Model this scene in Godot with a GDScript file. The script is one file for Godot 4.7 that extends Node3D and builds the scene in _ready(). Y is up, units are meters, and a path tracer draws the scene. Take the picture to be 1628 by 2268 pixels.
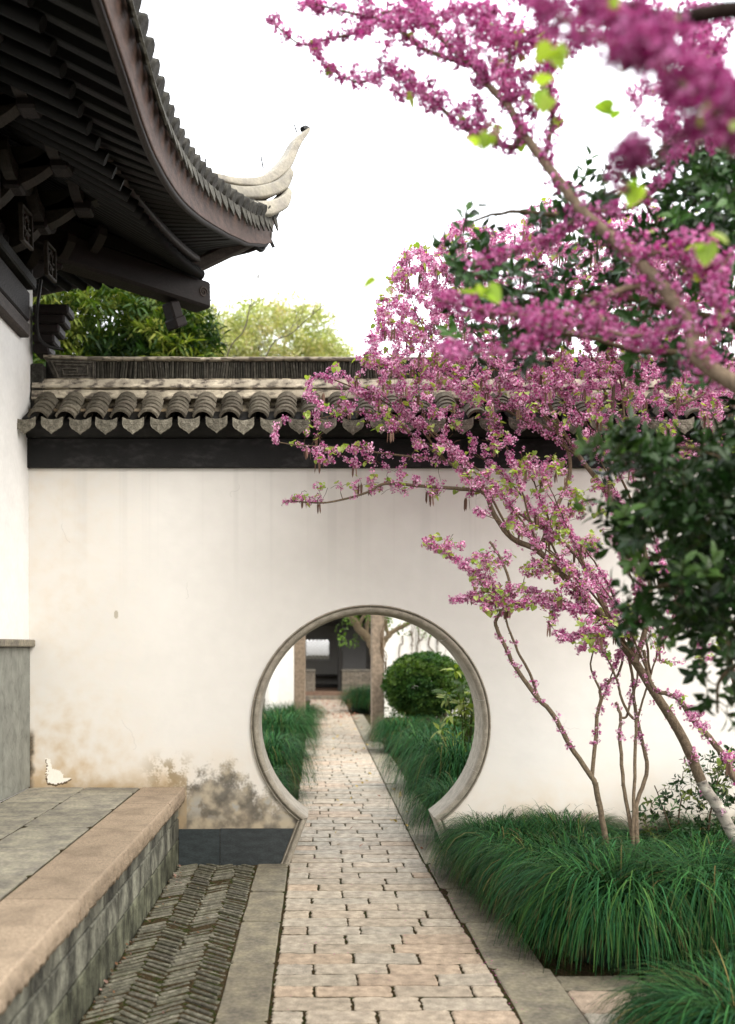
extends Node3D
# A garden wall with a moon gate, a redbud in bloom and the corner of a temple hall. y up, metres, the eye 1.66 m above the path.

const F := 2200.0
const EYE := 1.66
const WALL := 7.6          # distance of the garden wall's front face

var rng := RandomNumberGenerator.new()
var M := {}                # materials


# ---------------------------------------------------------------- mesh builder
class Mb:
	var v := PackedVector3Array()
	var n := PackedVector3Array()
	var c := PackedColorArray()
	var u := PackedVector2Array()
	var i := PackedInt32Array()
	var col := Color.WHITE

	func tri(a: Vector3, b: Vector3, d: Vector3) -> void:
		var nn := (d - a).cross(b - a).normalized()
		var k := v.size()
		v.append(a); v.append(b); v.append(d)
		for q in 3:
			n.append(nn); c.append(col); i.append(k + q)
		u.append(Vector2(a.x, -a.y)); u.append(Vector2(b.x, -b.y)); u.append(Vector2(d.x, -d.y))

	func quad(a: Vector3, b: Vector3, d: Vector3, e: Vector3) -> void:
		tri(a, b, d)
		tri(a, d, e)

	# rows of points joined into a smooth sheet
	func sheet(rows: Array, closed := false) -> void:
		var k := v.size()
		var w: int = rows[0].size()
		var h: int = rows.size()
		for r in h:
			for q in w:
				v.append(rows[r][q]); n.append(Vector3.ZERO); c.append(col)
				u.append(Vector2(float(q) / maxf(1, w - 1), float(r) / maxf(1, h - 1)))
		for r in h - 1:
			for q in (w if closed else w - 1):
				var a := k + r * w + q
				var b := k + r * w + (q + 1) % w
				_t(a, b, b + w)
				_t(a, b + w, a + w)
		for q in range(k, v.size()):
			n[q] = n[q].normalized() if n[q].length_squared() > 1e-20 else Vector3.UP

	func _t(a: int, b: int, d: int) -> void:
		var nn := (v[d] - v[a]).cross(v[b] - v[a])
		n[a] += nn; n[b] += nn; n[d] += nn
		i.append(a); i.append(b); i.append(d)

	func tube(p: PackedVector3Array, r: PackedFloat32Array, sides := 7, cap := true) -> void:
		var rows := []
		var side := Vector3.ZERO
		for k in p.size():
			var t := (p[mini(k + 1, p.size() - 1)] - p[maxi(k - 1, 0)]).normalized()
			if k == 0:
				side = t.cross(Vector3(0.31, 0.2, 0.93)).normalized()
			side = (side - t * side.dot(t)).normalized()
			var up := t.cross(side)
			var ring := PackedVector3Array()
			for q in sides:
				var a := TAU * q / sides
				ring.append(p[k] + (side * cos(a) + up * sin(a)) * r[k])
			rows.append(ring)
		sheet(rows, true)
		if cap:
			for e in [0, rows.size() - 1]:
				for q in sides:
					if e == 0:
						tri(p[0], rows[0][q], rows[0][(q + 1) % sides])
					else:
						tri(p[e], rows[e][(q + 1) % sides], rows[e][q])

	# chamfered box; t places its centre
	func box(t: Transform3D, s: Vector3, b := 0.0) -> void:
		var h := s * 0.5
		b = minf(b, minf(h.x, minf(h.y, h.z)) * 0.9)
		if b <= 0.0:
			var p := []
			for k in 8:
				p.append(t * Vector3(h.x if k & 1 else -h.x, h.y if k & 2 else -h.y, h.z if k & 4 else -h.z))
			for f in [[0, 1, 3, 2], [5, 4, 6, 7], [4, 0, 2, 6], [1, 5, 7, 3], [2, 3, 7, 6], [4, 5, 1, 0]]:
				quad(p[f[0]], p[f[2 - 1]], p[f[2]], p[f[3]])
			return
		# three rings of eight points: bottom and top caps and their chamfers
		var g := h - Vector3(b, b, b)
		var ring := func(x: float, z: float, y: float, cut: float) -> PackedVector3Array:
			return PackedVector3Array([
				t * Vector3(-x + cut, y, -z), t * Vector3(x - cut, y, -z), t * Vector3(x, y, -z + cut), t * Vector3(x, y, z - cut),
				t * Vector3(x - cut, y, z), t * Vector3(-x + cut, y, z), t * Vector3(-x, y, z - cut), t * Vector3(-x, y, -z + cut)])
		var rs := [ring.call(g.x, g.z, -h.y, 0.0), ring.call(h.x, h.z, -g.y, b), ring.call(h.x, h.z, g.y, b), ring.call(g.x, g.z, h.y, 0.0)]
		for r in 3:
			for q in 8:
				quad(rs[r][q], rs[r + 1][q], rs[r + 1][(q + 1) % 8], rs[r][(q + 1) % 8])
		quad(rs[3][0], rs[3][6], rs[3][4], rs[3][2])
		quad(rs[0][0], rs[0][2], rs[0][4], rs[0][6])

	# outline in the local xy plane pushed to depth z0..z1
	func prism(poly: PackedVector2Array, t: Transform3D, z0: float, z1: float) -> void:
		var ids := Geometry2D.triangulate_polygon(poly)
		for k in range(0, ids.size(), 3):
			var a := poly[ids[k]]; var b := poly[ids[k + 1]]; var d := poly[ids[k + 2]]
			tri(t * Vector3(a.x, a.y, z1), t * Vector3(b.x, b.y, z1), t * Vector3(d.x, d.y, z1))
			tri(t * Vector3(a.x, a.y, z0), t * Vector3(d.x, d.y, z0), t * Vector3(b.x, b.y, z0))
		for k in poly.size():
			var a := poly[k]; var b := poly[(k + 1) % poly.size()]
			quad(t * Vector3(a.x, a.y, z1), t * Vector3(b.x, b.y, z1), t * Vector3(b.x, b.y, z0), t * Vector3(a.x, a.y, z0))

	func mesh(m: Material) -> ArrayMesh:
		var arr := []
		arr.resize(Mesh.ARRAY_MAX)
		arr[Mesh.ARRAY_VERTEX] = v; arr[Mesh.ARRAY_NORMAL] = n; arr[Mesh.ARRAY_COLOR] = c; arr[Mesh.ARRAY_TEX_UV] = u; arr[Mesh.ARRAY_INDEX] = i
		var am := ArrayMesh.new()
		am.add_surface_from_arrays(Mesh.PRIMITIVE_TRIANGLES, arr)
		am.surface_set_material(0, m)
		return am


# ---------------------------------------------------------------- scene helpers
func at(x: float, y: float, d: float) -> Vector3:
	return Vector3((x - 703.0) / F * d, EYE - (y - 1432.0) / F * d, -d)

func R(a: float, b: float) -> float:
	return rng.randf_range(a, b)

func P(x: float, y: float, z: float) -> Transform3D:
	return Transform3D(Basis.IDENTITY, Vector3(x, y, z))

func thing(called: String, label: String, category: String, where := Vector3.ZERO, group := "", kind := "") -> Node3D:
	var o := Node3D.new()
	o.name = called
	add_child(o, true)
	o.position = where
	tag(o, label, category, group, kind)
	return o

func tag(o: Node, label: String, category := "", group := "", kind := "") -> void:
	if label: o.set_meta("label", label)
	if category: o.set_meta("category", category)
	if group: o.set_meta("group", group)
	if kind: o.set_meta("kind", kind)

# parts that were laid out in world places move under their thing's base
func rebase(o: Node3D) -> void:
	for k in o.get_children(): k.position -= o.position

func part(called: String, b, mat: Material, parent: Node, kind := "") -> MeshInstance3D:
	var o := MeshInstance3D.new()
	o.name = called
	o.mesh = b.mesh(mat) if b is Mb else b
	parent.add_child(o, true)
	if kind: o.set_meta("kind", kind)
	return o

func many(called: String, mesh: Mesh, xf: Array, cols: PackedColorArray, parent: Node) -> MultiMeshInstance3D:
	var mm := MultiMesh.new()
	mm.transform_format = MultiMesh.TRANSFORM_3D
	mm.use_colors = true
	mm.mesh = mesh
	mm.instance_count = xf.size()
	for k in xf.size():
		mm.set_instance_transform(k, xf[k])
		mm.set_instance_color(k, cols[k])
	var o := MultiMeshInstance3D.new()
	o.name = called
	o.multimesh = mm
	o.set_meta("kind", "stuff")
	parent.add_child(o, true)
	return o

func noise(sd: int, freq: float, oct := 4, kind := FastNoiseLite.TYPE_SIMPLEX_SMOOTH) -> FastNoiseLite:
	var f := FastNoiseLite.new()
	f.seed = sd; f.frequency = freq; f.noise_type = kind
	f.fractal_type = FastNoiseLite.FRACTAL_FBM if oct > 1 else FastNoiseLite.FRACTAL_NONE
	f.fractal_octaves = oct
	return f

func bytes(f: FastNoiseLite, w: int, h: int) -> PackedByteArray:
	var im := f.get_seamless_image(w, h)
	im.convert(Image.FORMAT_L8)
	return im.get_data()

func paint(w: int, h: int, layers: Array, fn: Callable) -> ImageTexture:
	var b := []
	for f in layers:
		b.append(bytes(f, w, h))
	var out := PackedByteArray()
	out.resize(w * h * 3)
	var k := 0
	for p in w * h:
		var col: Color = fn.call(b[0][p] / 255.0, b[1][p] / 255.0, b[2][p] / 255.0)
		out[k] = clampi(int(col.r * 255.0), 0, 255); out[k + 1] = clampi(int(col.g * 255.0), 0, 255); out[k + 2] = clampi(int(col.b * 255.0), 0, 255)
		k += 3
	return ImageTexture.create_from_image(Image.create_from_data(w, h, false, Image.FORMAT_RGB8, out))

func bump(sd: int, freq: float, strength: float, oct := 4, sz := 512) -> ImageTexture:
	var im := noise(sd, freq, oct).get_seamless_image(sz, sz)
	im.convert(Image.FORMAT_RGBA8)
	im.bump_map_to_normal_map(strength)
	return ImageTexture.create_from_image(im)

func mat(called: String, lin: Color, rough: float, tex: Texture2D = null, tri := Vector3.ZERO, nrm: Texture2D = null, nscale := 1.0, spec := 0.5) -> StandardMaterial3D:
	var m := StandardMaterial3D.new()
	m.resource_name = called
	m.albedo_color = lin.linear_to_srgb()
	m.roughness = rough
	m.metallic_specular = spec
	m.vertex_color_use_as_albedo = true
	m.albedo_texture = tex
	if tri != Vector3.ZERO:
		m.uv1_triplanar = true
		m.uv1_world_triplanar = true
		m.uv1_scale = tri
	if nrm:
		m.normal_enabled = true
		m.normal_texture = nrm
		m.normal_scale = nscale
	M[called] = m
	return m

func leafy(called: String, rough: float, back: Color, spec := 0.5) -> StandardMaterial3D:
	var m := mat(called, Color.WHITE, rough, null, Vector3.ZERO, null, 1.0, spec)
	m.cull_mode = BaseMaterial3D.CULL_DISABLED
	m.backlight_enabled = true
	m.backlight = back
	return m

# smooth line through points; returns points and radii
func smooth_line(p: Array, r0: float, r1: float, steps := 5, wobble := 0.0) -> Array:
	var pts := PackedVector3Array()
	var rad := PackedFloat32Array()
	var total := (p.size() - 1) * steps
	for k in p.size() - 1:
		var a: Vector3 = p[maxi(k - 1, 0)]; var b: Vector3 = p[k]; var d: Vector3 = p[k + 1]; var e: Vector3 = p[mini(k + 2, p.size() - 1)]
		for s in steps + (1 if k == p.size() - 2 else 0):
			var q := b.cubic_interpolate(d, a, e, float(s) / steps)
			if wobble > 0.0 and pts.size() > 0:
				q += Vector3(R(-1, 1), R(-1, 1), R(-1, 1)) * wobble
			pts.append(q)
			rad.append(lerpf(r0, r1, float(k * steps + s) / total))
	return [pts, rad]

# irregular flat stone: outline of a rectangle x0..x1, z0..z1 with worn edges, top at y
func stone(b: Mb, x0: float, x1: float, z0: float, z1: float, y: float, depth: float, wear: float, per_side := 4, round := 0.012) -> void:
	var o := PackedVector2Array()
	var cs := [Vector2(x0, z0), Vector2(x1, z0), Vector2(x1, z1), Vector2(x0, z1)]
	var cut := minf(x1 - x0, z1 - z0) * 0.08
	for k in 4:
		var a: Vector2 = cs[k]; var d: Vector2 = cs[(k + 1) % 4]
		var dir := (d - a).normalized()
		var nor := Vector2(-dir.y, dir.x)
		for s in per_side:
			var f := lerpf(cut, a.distance_to(d) - cut, float(s) / (per_side - 1))
			o.append(a + dir * f + nor * R(-0.2, 1.0) * wear * (1.0 if s > 0 and s < per_side - 1 else 0.6))
	var mid := Vector2((x0 + x1) / 2, (z0 + z1) / 2)
	var tilt := Vector2(R(-1, 1), R(-1, 1)) * 0.004 / maxf(0.1, x1 - x0)
	var r0 := PackedVector3Array(); var r1 := PackedVector3Array(); var r2 := PackedVector3Array()
	for q in o:
		var inn := q + (mid - q).normalized() * round * R(0.8, 1.7)
		var ty := y + (q - mid).dot(tilt)
		r0.append(Vector3(q.x, y - depth, q.y)); r1.append(Vector3(q.x, ty - round * 0.7, q.y)); r2.append(Vector3(inn.x, ty + R(-0.0015, 0.0015), inn.y))
	var nn := o.size()
	for k in nn:
		var j := (k + 1) % nn
		b.quad(r0[k], r1[k], r1[j], r0[j])
	b.sheet([r1, r2], true)
	var base := b.v.size()
	b.v.append(Vector3(mid.x, y, mid.y)); b.n.append(Vector3.UP); b.c.append(b.col); b.u.append(mid)
	for k in nn:
		b.v.append(r2[k]); b.n.append(Vector3.UP); b.c.append(b.col); b.u.append(Vector2(r2[k].x, r2[k].z))
	for k in nn:
		b.i.append(base); b.i.append(base + 1 + k); b.i.append(base + 1 + (k + 1) % nn)


# ---------------------------------------------------------------- the scene
func _ready() -> void:
	rng.seed = 20240407
	set_camera_and_light()
	make_materials()
	build_ground()
	build_path()
	build_terrace()
	build_garden_wall()
	build_hall()
	build_beyond()
	build_back_trees()
	build_grass()
	build_redbuds()
	build_shrubs()
	build_litter()


func set_camera_and_light() -> void:
	var cam := Camera3D.new()
	cam.name = "camera"
	cam.projection = Camera3D.PROJECTION_FRUSTUM
	cam.near = 0.1
	cam.far = 400.0
	cam.size = 0.1 * 2268.0 / F
	cam.frustum_offset = Vector2(111.0, 298.0) / F * 0.1
	cam.position = Vector3(0, EYE, 0)
	var lens := CameraAttributesPhysical.new()
	lens.frustum_focal_length = 35.0
	lens.frustum_focus_distance = 6.7
	lens.frustum_near = 0.1
	lens.frustum_far = 400.0
	lens.exposure_aperture = 1.6
	cam.attributes = lens
	add_child(cam)
	cam.current = true
	var e := Environment.new()
	e.background_mode = Environment.BG_SKY
	var sk := ProceduralSkyMaterial.new()
	sk.sky_top_color = Color(0.93, 0.95, 0.98)
	sk.sky_horizon_color = Color(0.99, 0.985, 0.975)
	sk.sky_curve = 0.25
	sk.ground_bottom_color = Color(0.30, 0.28, 0.25)
	sk.ground_horizon_color = Color(0.75, 0.74, 0.72)
	sk.sun_angle_max = 1.0
	e.sky = Sky.new()
	e.sky.sky_material = sk
	e.tonemap_mode = Environment.TONE_MAPPER_LINEAR
	e.tonemap_exposure = 3.55
	e.sdfgi_enabled = true
	e.ssao_enabled = true
	e.ssil_enabled = true
	var we := WorldEnvironment.new()
	we.name = "world_environment"
	we.environment = e
	add_child(we)
	var sun := DirectionalLight3D.new()
	sun.name = "sun"
	sun.light_energy = 0.42
	sun.light_color = Color(1.0, 0.98, 0.95)
	sun.light_angular_distance = 55.0
	sun.shadow_enabled = true
	sun.rotation_degrees = Vector3(-40, 46, 0)
	add_child(sun)


func make_materials() -> void:
	var g := noise(3, 0.02, 4); var h := noise(7, 0.16, 3); var k := noise(11, 0.45, 2)
	var granite := paint(512, 512, [g, h, k], func(a, b, d):
		var t: float = 0.66 + 0.24 * a + 0.16 * (b - 0.5) + (0.42 * (d - 0.5))
		if d > 0.78: t -= 0.25
		return Color(t, t * 0.985, t * 0.965))
	var fine := bump(21, 0.12, 2.0, 3)
	var coarse := bump(22, 0.03, 5.0, 5)
	mat("granite", Color.WHITE, 0.85, granite, Vector3.ONE * 1.15, fine, 0.6, 0.3)
	var stained := paint(512, 512, [noise(4, 0.008, 5), noise(8, 0.10, 3), k], func(a, b, d):
		var t: float = 0.80 + 0.22 * (b - 0.5) + 0.42 * (d - 0.5)
		t *= 1.0 - 0.13 * smoothstep(0.45, 0.85, a * 0.75 + b * 0.25)
		return Color(t, t * 0.985, t * 0.965))
	mat("rough_granite", Color.WHITE, 0.9, stained, Vector3.ONE * 0.8, bump(23, 0.25, 4.0, 3), 0.35, 0.25)
	var worn := paint(512, 512, [noise(31, 0.012, 5), noise(32, 0.06, 4), noise(33, 0.4, 2)], func(a, b, d):
		var t: float = 0.62 + 0.24 * a + 0.20 * (b - 0.5) + 0.14 * (d - 0.5)
		return Color(t, t * (0.99 - 0.02 * b), t * (0.97 - 0.06 * a)))
	mat("slabs", Color.WHITE, 0.8, worn, Vector3.ONE * 0.9, fine, 0.5, 0.3)
	var streak := paint(512, 512, [noise(41, 0.01, 5), noise(42, 0.05, 5), noise(43, 0.3, 2)], func(a, b, d):
		var t: float = 0.46 + 0.26 * (b - 0.4) + 0.55 * (a - 0.4) + 0.16 * (d - 0.5)
		return Color(t * 0.985, t * 0.99, t * 0.94))
	mat("face_stone", Color.WHITE, 0.75, streak, Vector3(0.75, 0.5, 0.75), fine, 0.6, 0.35)
	mat("marble", Color.WHITE, 0.6, paint(512, 512, [noise(44, 0.012, 5), noise(45, 0.05, 5), noise(46, 0.02, 3)], func(a, b, d):
		var vein: float = 1.0 - smoothstep(0.0, 0.07, absf(a - 0.5))
		var t: float = 0.66 + 0.16 * d + 0.08 * (b - 0.5) - 0.07 * vein
		return Color(t, t * 1.0, t * 0.97)), Vector3(0.55, 0.4, 0.55), fine, 0.2, 0.4)
	mat("slate", Color.WHITE, 0.5, paint(512, 512, [noise(51, 0.02, 4), noise(52, 0.1, 3), noise(53, 0.5, 1)], func(a, b, d):
		var t: float = 0.68 + 0.22 * a + 0.2 * (b - 0.5) + (0.25 if d > 0.9 else 0.0)
		return Color(t, t, t)), Vector3(0.8, 2.2, 0.8), fine, 0.25, 0.4)
	mat("black_paint", Color.WHITE, 0.65, paint(512, 512, [noise(55, 0.008, 5), noise(56, 0.03, 5), noise(57, 0.3, 2)], func(a, b, d):
		var t: float = 0.42 + 0.5 * smoothstep(0.5, 0.95, a * 0.6 + b * 0.5) + 0.06 * d + (0.25 if d > 0.93 else 0.0)
		return Color(t, t * 0.98, t * 0.94)), Vector3(0.6, 1.1, 0.6), fine, 0.3, 0.4)
	mat("white_plaster", Color.WHITE, 0.9, paint(512, 512, [noise(61, 0.01, 5), noise(62, 0.05, 4), noise(63, 0.3, 2)], func(a, b, d):
		var t: float = 0.95 + 0.045 * a + 0.03 * (b - 0.5) + 0.015 * d
		return Color(t, t * 0.998, t * 0.993)), Vector3.ONE * 0.7, coarse, 0.12, 0.2)
	mat("weathered_plaster", Color.WHITE, 0.9, paint(512, 512, [noise(65, 0.02, 5), noise(66, 0.012, 5), noise(67, 0.25, 3)], func(a, b, d):
		var t: float = 0.72 + 0.16 * b + 0.1 * (d - 0.5)
		var s := smoothstep(0.55, 0.75, a * 0.75 + d * 0.3)
		var w := smoothstep(0.62, 0.7, b * 0.8 + d * 0.2) * 0.16
		t = lerpf(t + w, 0.22, s * 0.75)
		return Color(t, t * (0.975 - 0.02 * s), t * (0.93 + 0.02 * s))), Vector3(0.8, 1.6, 0.8), coarse, 0.5, 0.2)
	mat("clay_tile", Color.WHITE, 0.85, paint(512, 512, [noise(71, 0.02, 4), noise(72, 0.08, 4), noise(73, 0.35, 2)], func(a, b, d):
		var t: float = 0.5 + 0.3 * a + 0.3 * (b - 0.5) + 0.15 * (d - 0.5)
		if a * 0.5 + d * 0.6 > 0.76: t += 0.28
		return Color(t, t * 0.985, t * 0.95)), Vector3.ONE * 1.7, fine, 0.7, 0.25)
	mat("wood", Color.WHITE, 0.7, paint(512, 512, [noise(81, 0.012, 4), noise(82, 0.06, 5), noise(83, 0.3, 2)], func(a, b, d):
		var t: float = 0.5 + 0.35 * b + 0.25 * (a - 0.5) + 0.15 * (d - 0.5)
		return Color(t, t * 0.98, t * 0.96)), Vector3(2.5, 2.5, 0.4), fine, 0.4, 0.4)
	mat("bark", Color.WHITE, 0.9, paint(256, 256, [noise(91, 0.03, 4), noise(92, 0.12, 4), noise(93, 0.4, 2)], func(a, b, d):
		var t: float = 0.55 + 0.3 * a + 0.3 * (b - 0.5) + 0.15 * (d - 0.5)
		return Color(t, t * 0.98, t * 0.95)), Vector3(6, 3, 6), bump(94, 0.08, 5.0, 4, 256), 0.8, 0.2)
	mat("soil", Color.WHITE, 0.95, paint(512, 512, [noise(101, 0.02, 4), noise(102, 0.1, 4), noise(103, 0.4, 2)], func(a, b, d):
		var t: float = 0.34 + 0.2 * b + 0.2 * (d - 0.5)
		var s := smoothstep(0.5, 0.7, a)
		return Color(t * lerpf(1.0, 0.8, s), t * lerpf(0.88, 0.9, s), t * lerpf(0.70, 0.5, s))), Vector3.ONE * 1.1, bump(104, 0.06, 8.0, 5), 1.0, 0.2)
	mat("iron", Color(0.03, 0.03, 0.03), 0.6)
	mat("brick_grey", Color.WHITE, 0.9, granite, Vector3.ONE * 1.3, fine, 0.6, 0.2)
	mat("moon_wall", Color.WHITE, 0.9, wall_picture(), Vector3.ZERO, coarse, 0.05, 0.2)
	leafy("petal", 0.7, Color(0.9, 0.7, 0.85), 0.2)
	leafy("young_leaf", 0.6, Color(0.9, 1.0, 0.35), 0.3)
	leafy("glossy_leaf", 0.40, Color(0.2, 0.42, 0.08), 0.4)
	leafy("tree_leaf", 0.55, Color(0.7, 0.8, 0.3), 0.35)
	leafy("grass_blade", 0.6, Color(0.16, 0.30, 0.06), 0.16)
	leafy("dry_leaf", 0.7, Color(0.3, 0.15, 0.05), 0.3)


# lime wash of the moon gate wall: mottled, tan rising damp, mould by the plinth, one spot where the coat has flaked off
func wall_picture() -> ImageTexture:
	var w := 1200; var h := 640
	var x0 := -2.25; var wide := 6.0; var tall := 3.2
	var n1 := bytes(noise(201, 0.006, 5), w, h)
	var n2 := bytes(noise(202, 0.03, 5), w, h)
	var n3 := bytes(noise(203, 0.2, 3), w, h)
	var out := PackedByteArray()
	out.resize(w * h * 3)
	var flake := PackedVector2Array([Vector2(-2.08, 0.80), Vector2(-2.045, 0.79), Vector2(-2.03, 0.73), Vector2(-1.97, 0.71), Vector2(-1.93, 0.655), Vector2(-1.88, 0.66), Vector2(-1.91, 0.635), Vector2(-1.97, 0.615), Vector2(-2.0, 0.60), Vector2(-2.06, 0.612), Vector2(-2.075, 0.67), Vector2(-2.065, 0.73)])
	for py in h:
		var y := tall * (1.0 - (py + 0.5) / h)
		for px in w:
			var k := py * w + px
			var x := x0 + wide * (px + 0.5) / w
			var a := n1[k] / 255.0; var b := n2[k] / 255.0; var d := n3[k] / 255.0
			var c := Vector3(0.912, 0.903, 0.885) * (0.975 + 0.028 * a + 0.02 * (b - 0.5))
			# faint rain streaks under the eave
			var col_n := n2[(211 * w + px) % (w * h)] / 255.0
			c *= 1.0 - 0.03 * smoothstep(0.52, 0.75, col_n) * smoothstep(2.2 - 0.8 * b, 3.0, y)
			# tan damp that rises from the ground and a warm veil towards the hall
			var damp := clampf((1.15 - y + 0.5 * (a - 0.5)) / 0.9, 0.0, 1.0)
			damp *= damp * (0.45 if x > -0.4 else 0.8)
			damp += (0.16 + 0.55 * clampf((1.35 - y) / 0.8, 0.0, 1.0)) * clampf((-1.15 - x) / 0.8, 0.0, 1.0) * (0.3 + 1.0 * b)
			c = c.lerp(Vector3(0.775, 0.685, 0.565), clampf(damp * (0.4 + 0.8 * b), 0.0, 0.85))
			# grey mould between the terrace and the gate
			var f := n2[posmod(k + 317 * w + 90, w * h)] / 255.0
			var mould := clampf(1.0 - absf((x + 0.62) / 0.62), 0.0, 1.0)
			var line := 0.50 + 0.12 * sin(x * 7.0 + 0.6) + 0.28 * (f - 0.5) + 0.1 * (d - 0.5)
			var on := smoothstep(0.0, 0.17, line + 0.19 - y) * smoothstep(0.0, 0.16, mould)
			var tone := lerpf(0.24, 0.66, smoothstep(0.30, 0.70, b * 0.5 + f * 0.3 + a * 0.2))
			var blue := smoothstep(0.52, 0.64, a * 0.5 + f * 0.5) * smoothstep(0.14, 0.0, absf(y - 0.44))
			var mc := Vector3(tone, tone * 0.93, tone * 0.80).lerp(Vector3(0.60, 0.60, 0.58), blue)
			c = c.lerp(mc, on * (0.55 + 0.35 * f))
			# a feathered tan smear above the end of the edging stone
			var smear := smoothstep(0.28, 0.0, absf(x + 1.13)) * smoothstep(0.24, 0.02, absf(y - 0.66)) * smoothstep(0.40, 0.62, f * 0.7 + d * 0.3)
			c = c.lerp(Vector3(0.48, 0.42, 0.31), smear * 0.7)
			var foot := smoothstep(0.14, 0.0, y - 0.585) * (1.0 if x < -1.0 else 0.0)
			c = c.lerp(Vector3(0.66, 0.57, 0.44), foot * (0.25 + 0.6 * b))
			# mould at the foot right of the gate
			var foot2 := smoothstep(0.14, 0.0, y - 0.27 - 0.10 * (f - 0.5)) * smoothstep(1.5, 2.2, x)
			c = c.lerp(Vector3(0.25, 0.22, 0.17), foot2 * (0.3 + 0.6 * d))
			var q := Vector2(x + 0.03 * (d - 0.5), y + 0.03 * (b - 0.5))
			if x < -1.8 and y < 0.9 and Geometry2D.is_point_in_polygon(q, flake):
				c = Vector3(0.99, 0.97, 0.93) * (0.95 + 0.05 * d)
			elif x < -1.8 and y < 0.9 and Geometry2D.is_point_in_polygon(q + Vector2(0.004, 0.012), flake):
				c = Vector3(0.36, 0.30, 0.23)
			# broken corner beside the hall
			var nick := smoothstep(0.045, 0.0, x + 2.205 - 0.05 * (f - 0.4)) * smoothstep(1.05, 0.95, y)
			c = c.lerp(Vector3(0.38, 0.34, 0.28) * (0.6 + 0.7 * d), nick * 0.9)
			if Vector2((x + 1.54) / 0.016, (y - 1.905) / 0.032).length() < 1.0:
				c = c.lerp(Vector3(0.70, 0.67, 0.61), 0.8)
			out[k * 3] = clampi(int(c.x * 255), 0, 255); out[k * 3 + 1] = clampi(int(c.y * 255), 0, 255); out[k * 3 + 2] = clampi(int(c.z * 255), 0, 255)
	# hairline cracks
	for q in 9:
		var p := Vector2([60, 150, 330, 420, 700, 830, 940, 1040, 250][q], [120, 420, 60, 330, 90, 420, 250, 470, 210][q])
		var head := R(0.9, 2.2)
		for s in int(R(25, 70)):
			head += R(-0.5, 0.5)
			p += Vector2(cos(head), sin(head))
			var k := (clampi(int(p.y), 0, h - 1) * w + clampi(int(p.x), 0, w - 1)) * 3
			for e in 3: out[k + e] = int(out[k + e] * 0.945)
	return ImageTexture.create_from_image(Image.create_from_data(w, h, false, Image.FORMAT_RGB8, out))


# ---------------------------------------------------------------- ground, path, gutter, terrace
func path_right(d: float) -> float:
	return 0.82 + 0.08 * clampf((7.6 - d) / 3.2, 0.0, 1.2)


func build_ground() -> void:
	var b := Mb.new()
	b.col = Color(0.26, 0.25, 0.19)
	var rows := []
	for z in [60.0, 6.0, 0.0, -3.0, -6.0, -9.0, -14.0, -22.0, -40.0, -90.0, -200.0]:
		var r := PackedVector3Array()
		for x in [-150.0, -40.0, -12.0, -3.0, 0.0, 3.0, 12.0, 40.0, 150.0]:
			r.append(Vector3(x, -0.035, z))
		rows.append(r)
	b.sheet(rows)
	tag(part("ground", b, M.soil, self), "dark mossy soil under the path, the gutter and the planting beds", "ground", "", "structure")


func stone_tone(warm: float) -> Color:
	var t := R(0.92, 1.10)
	var p := R(0.0, 1.0)
	var base := Color(0.66, 0.575, 0.465).lerp(Color(0.60, 0.56, 0.48), p) if R(0, 1) > warm else Color(0.68, 0.555, 0.435)
	return Color(base.r * t, base.g * t, base.b * t)


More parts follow.
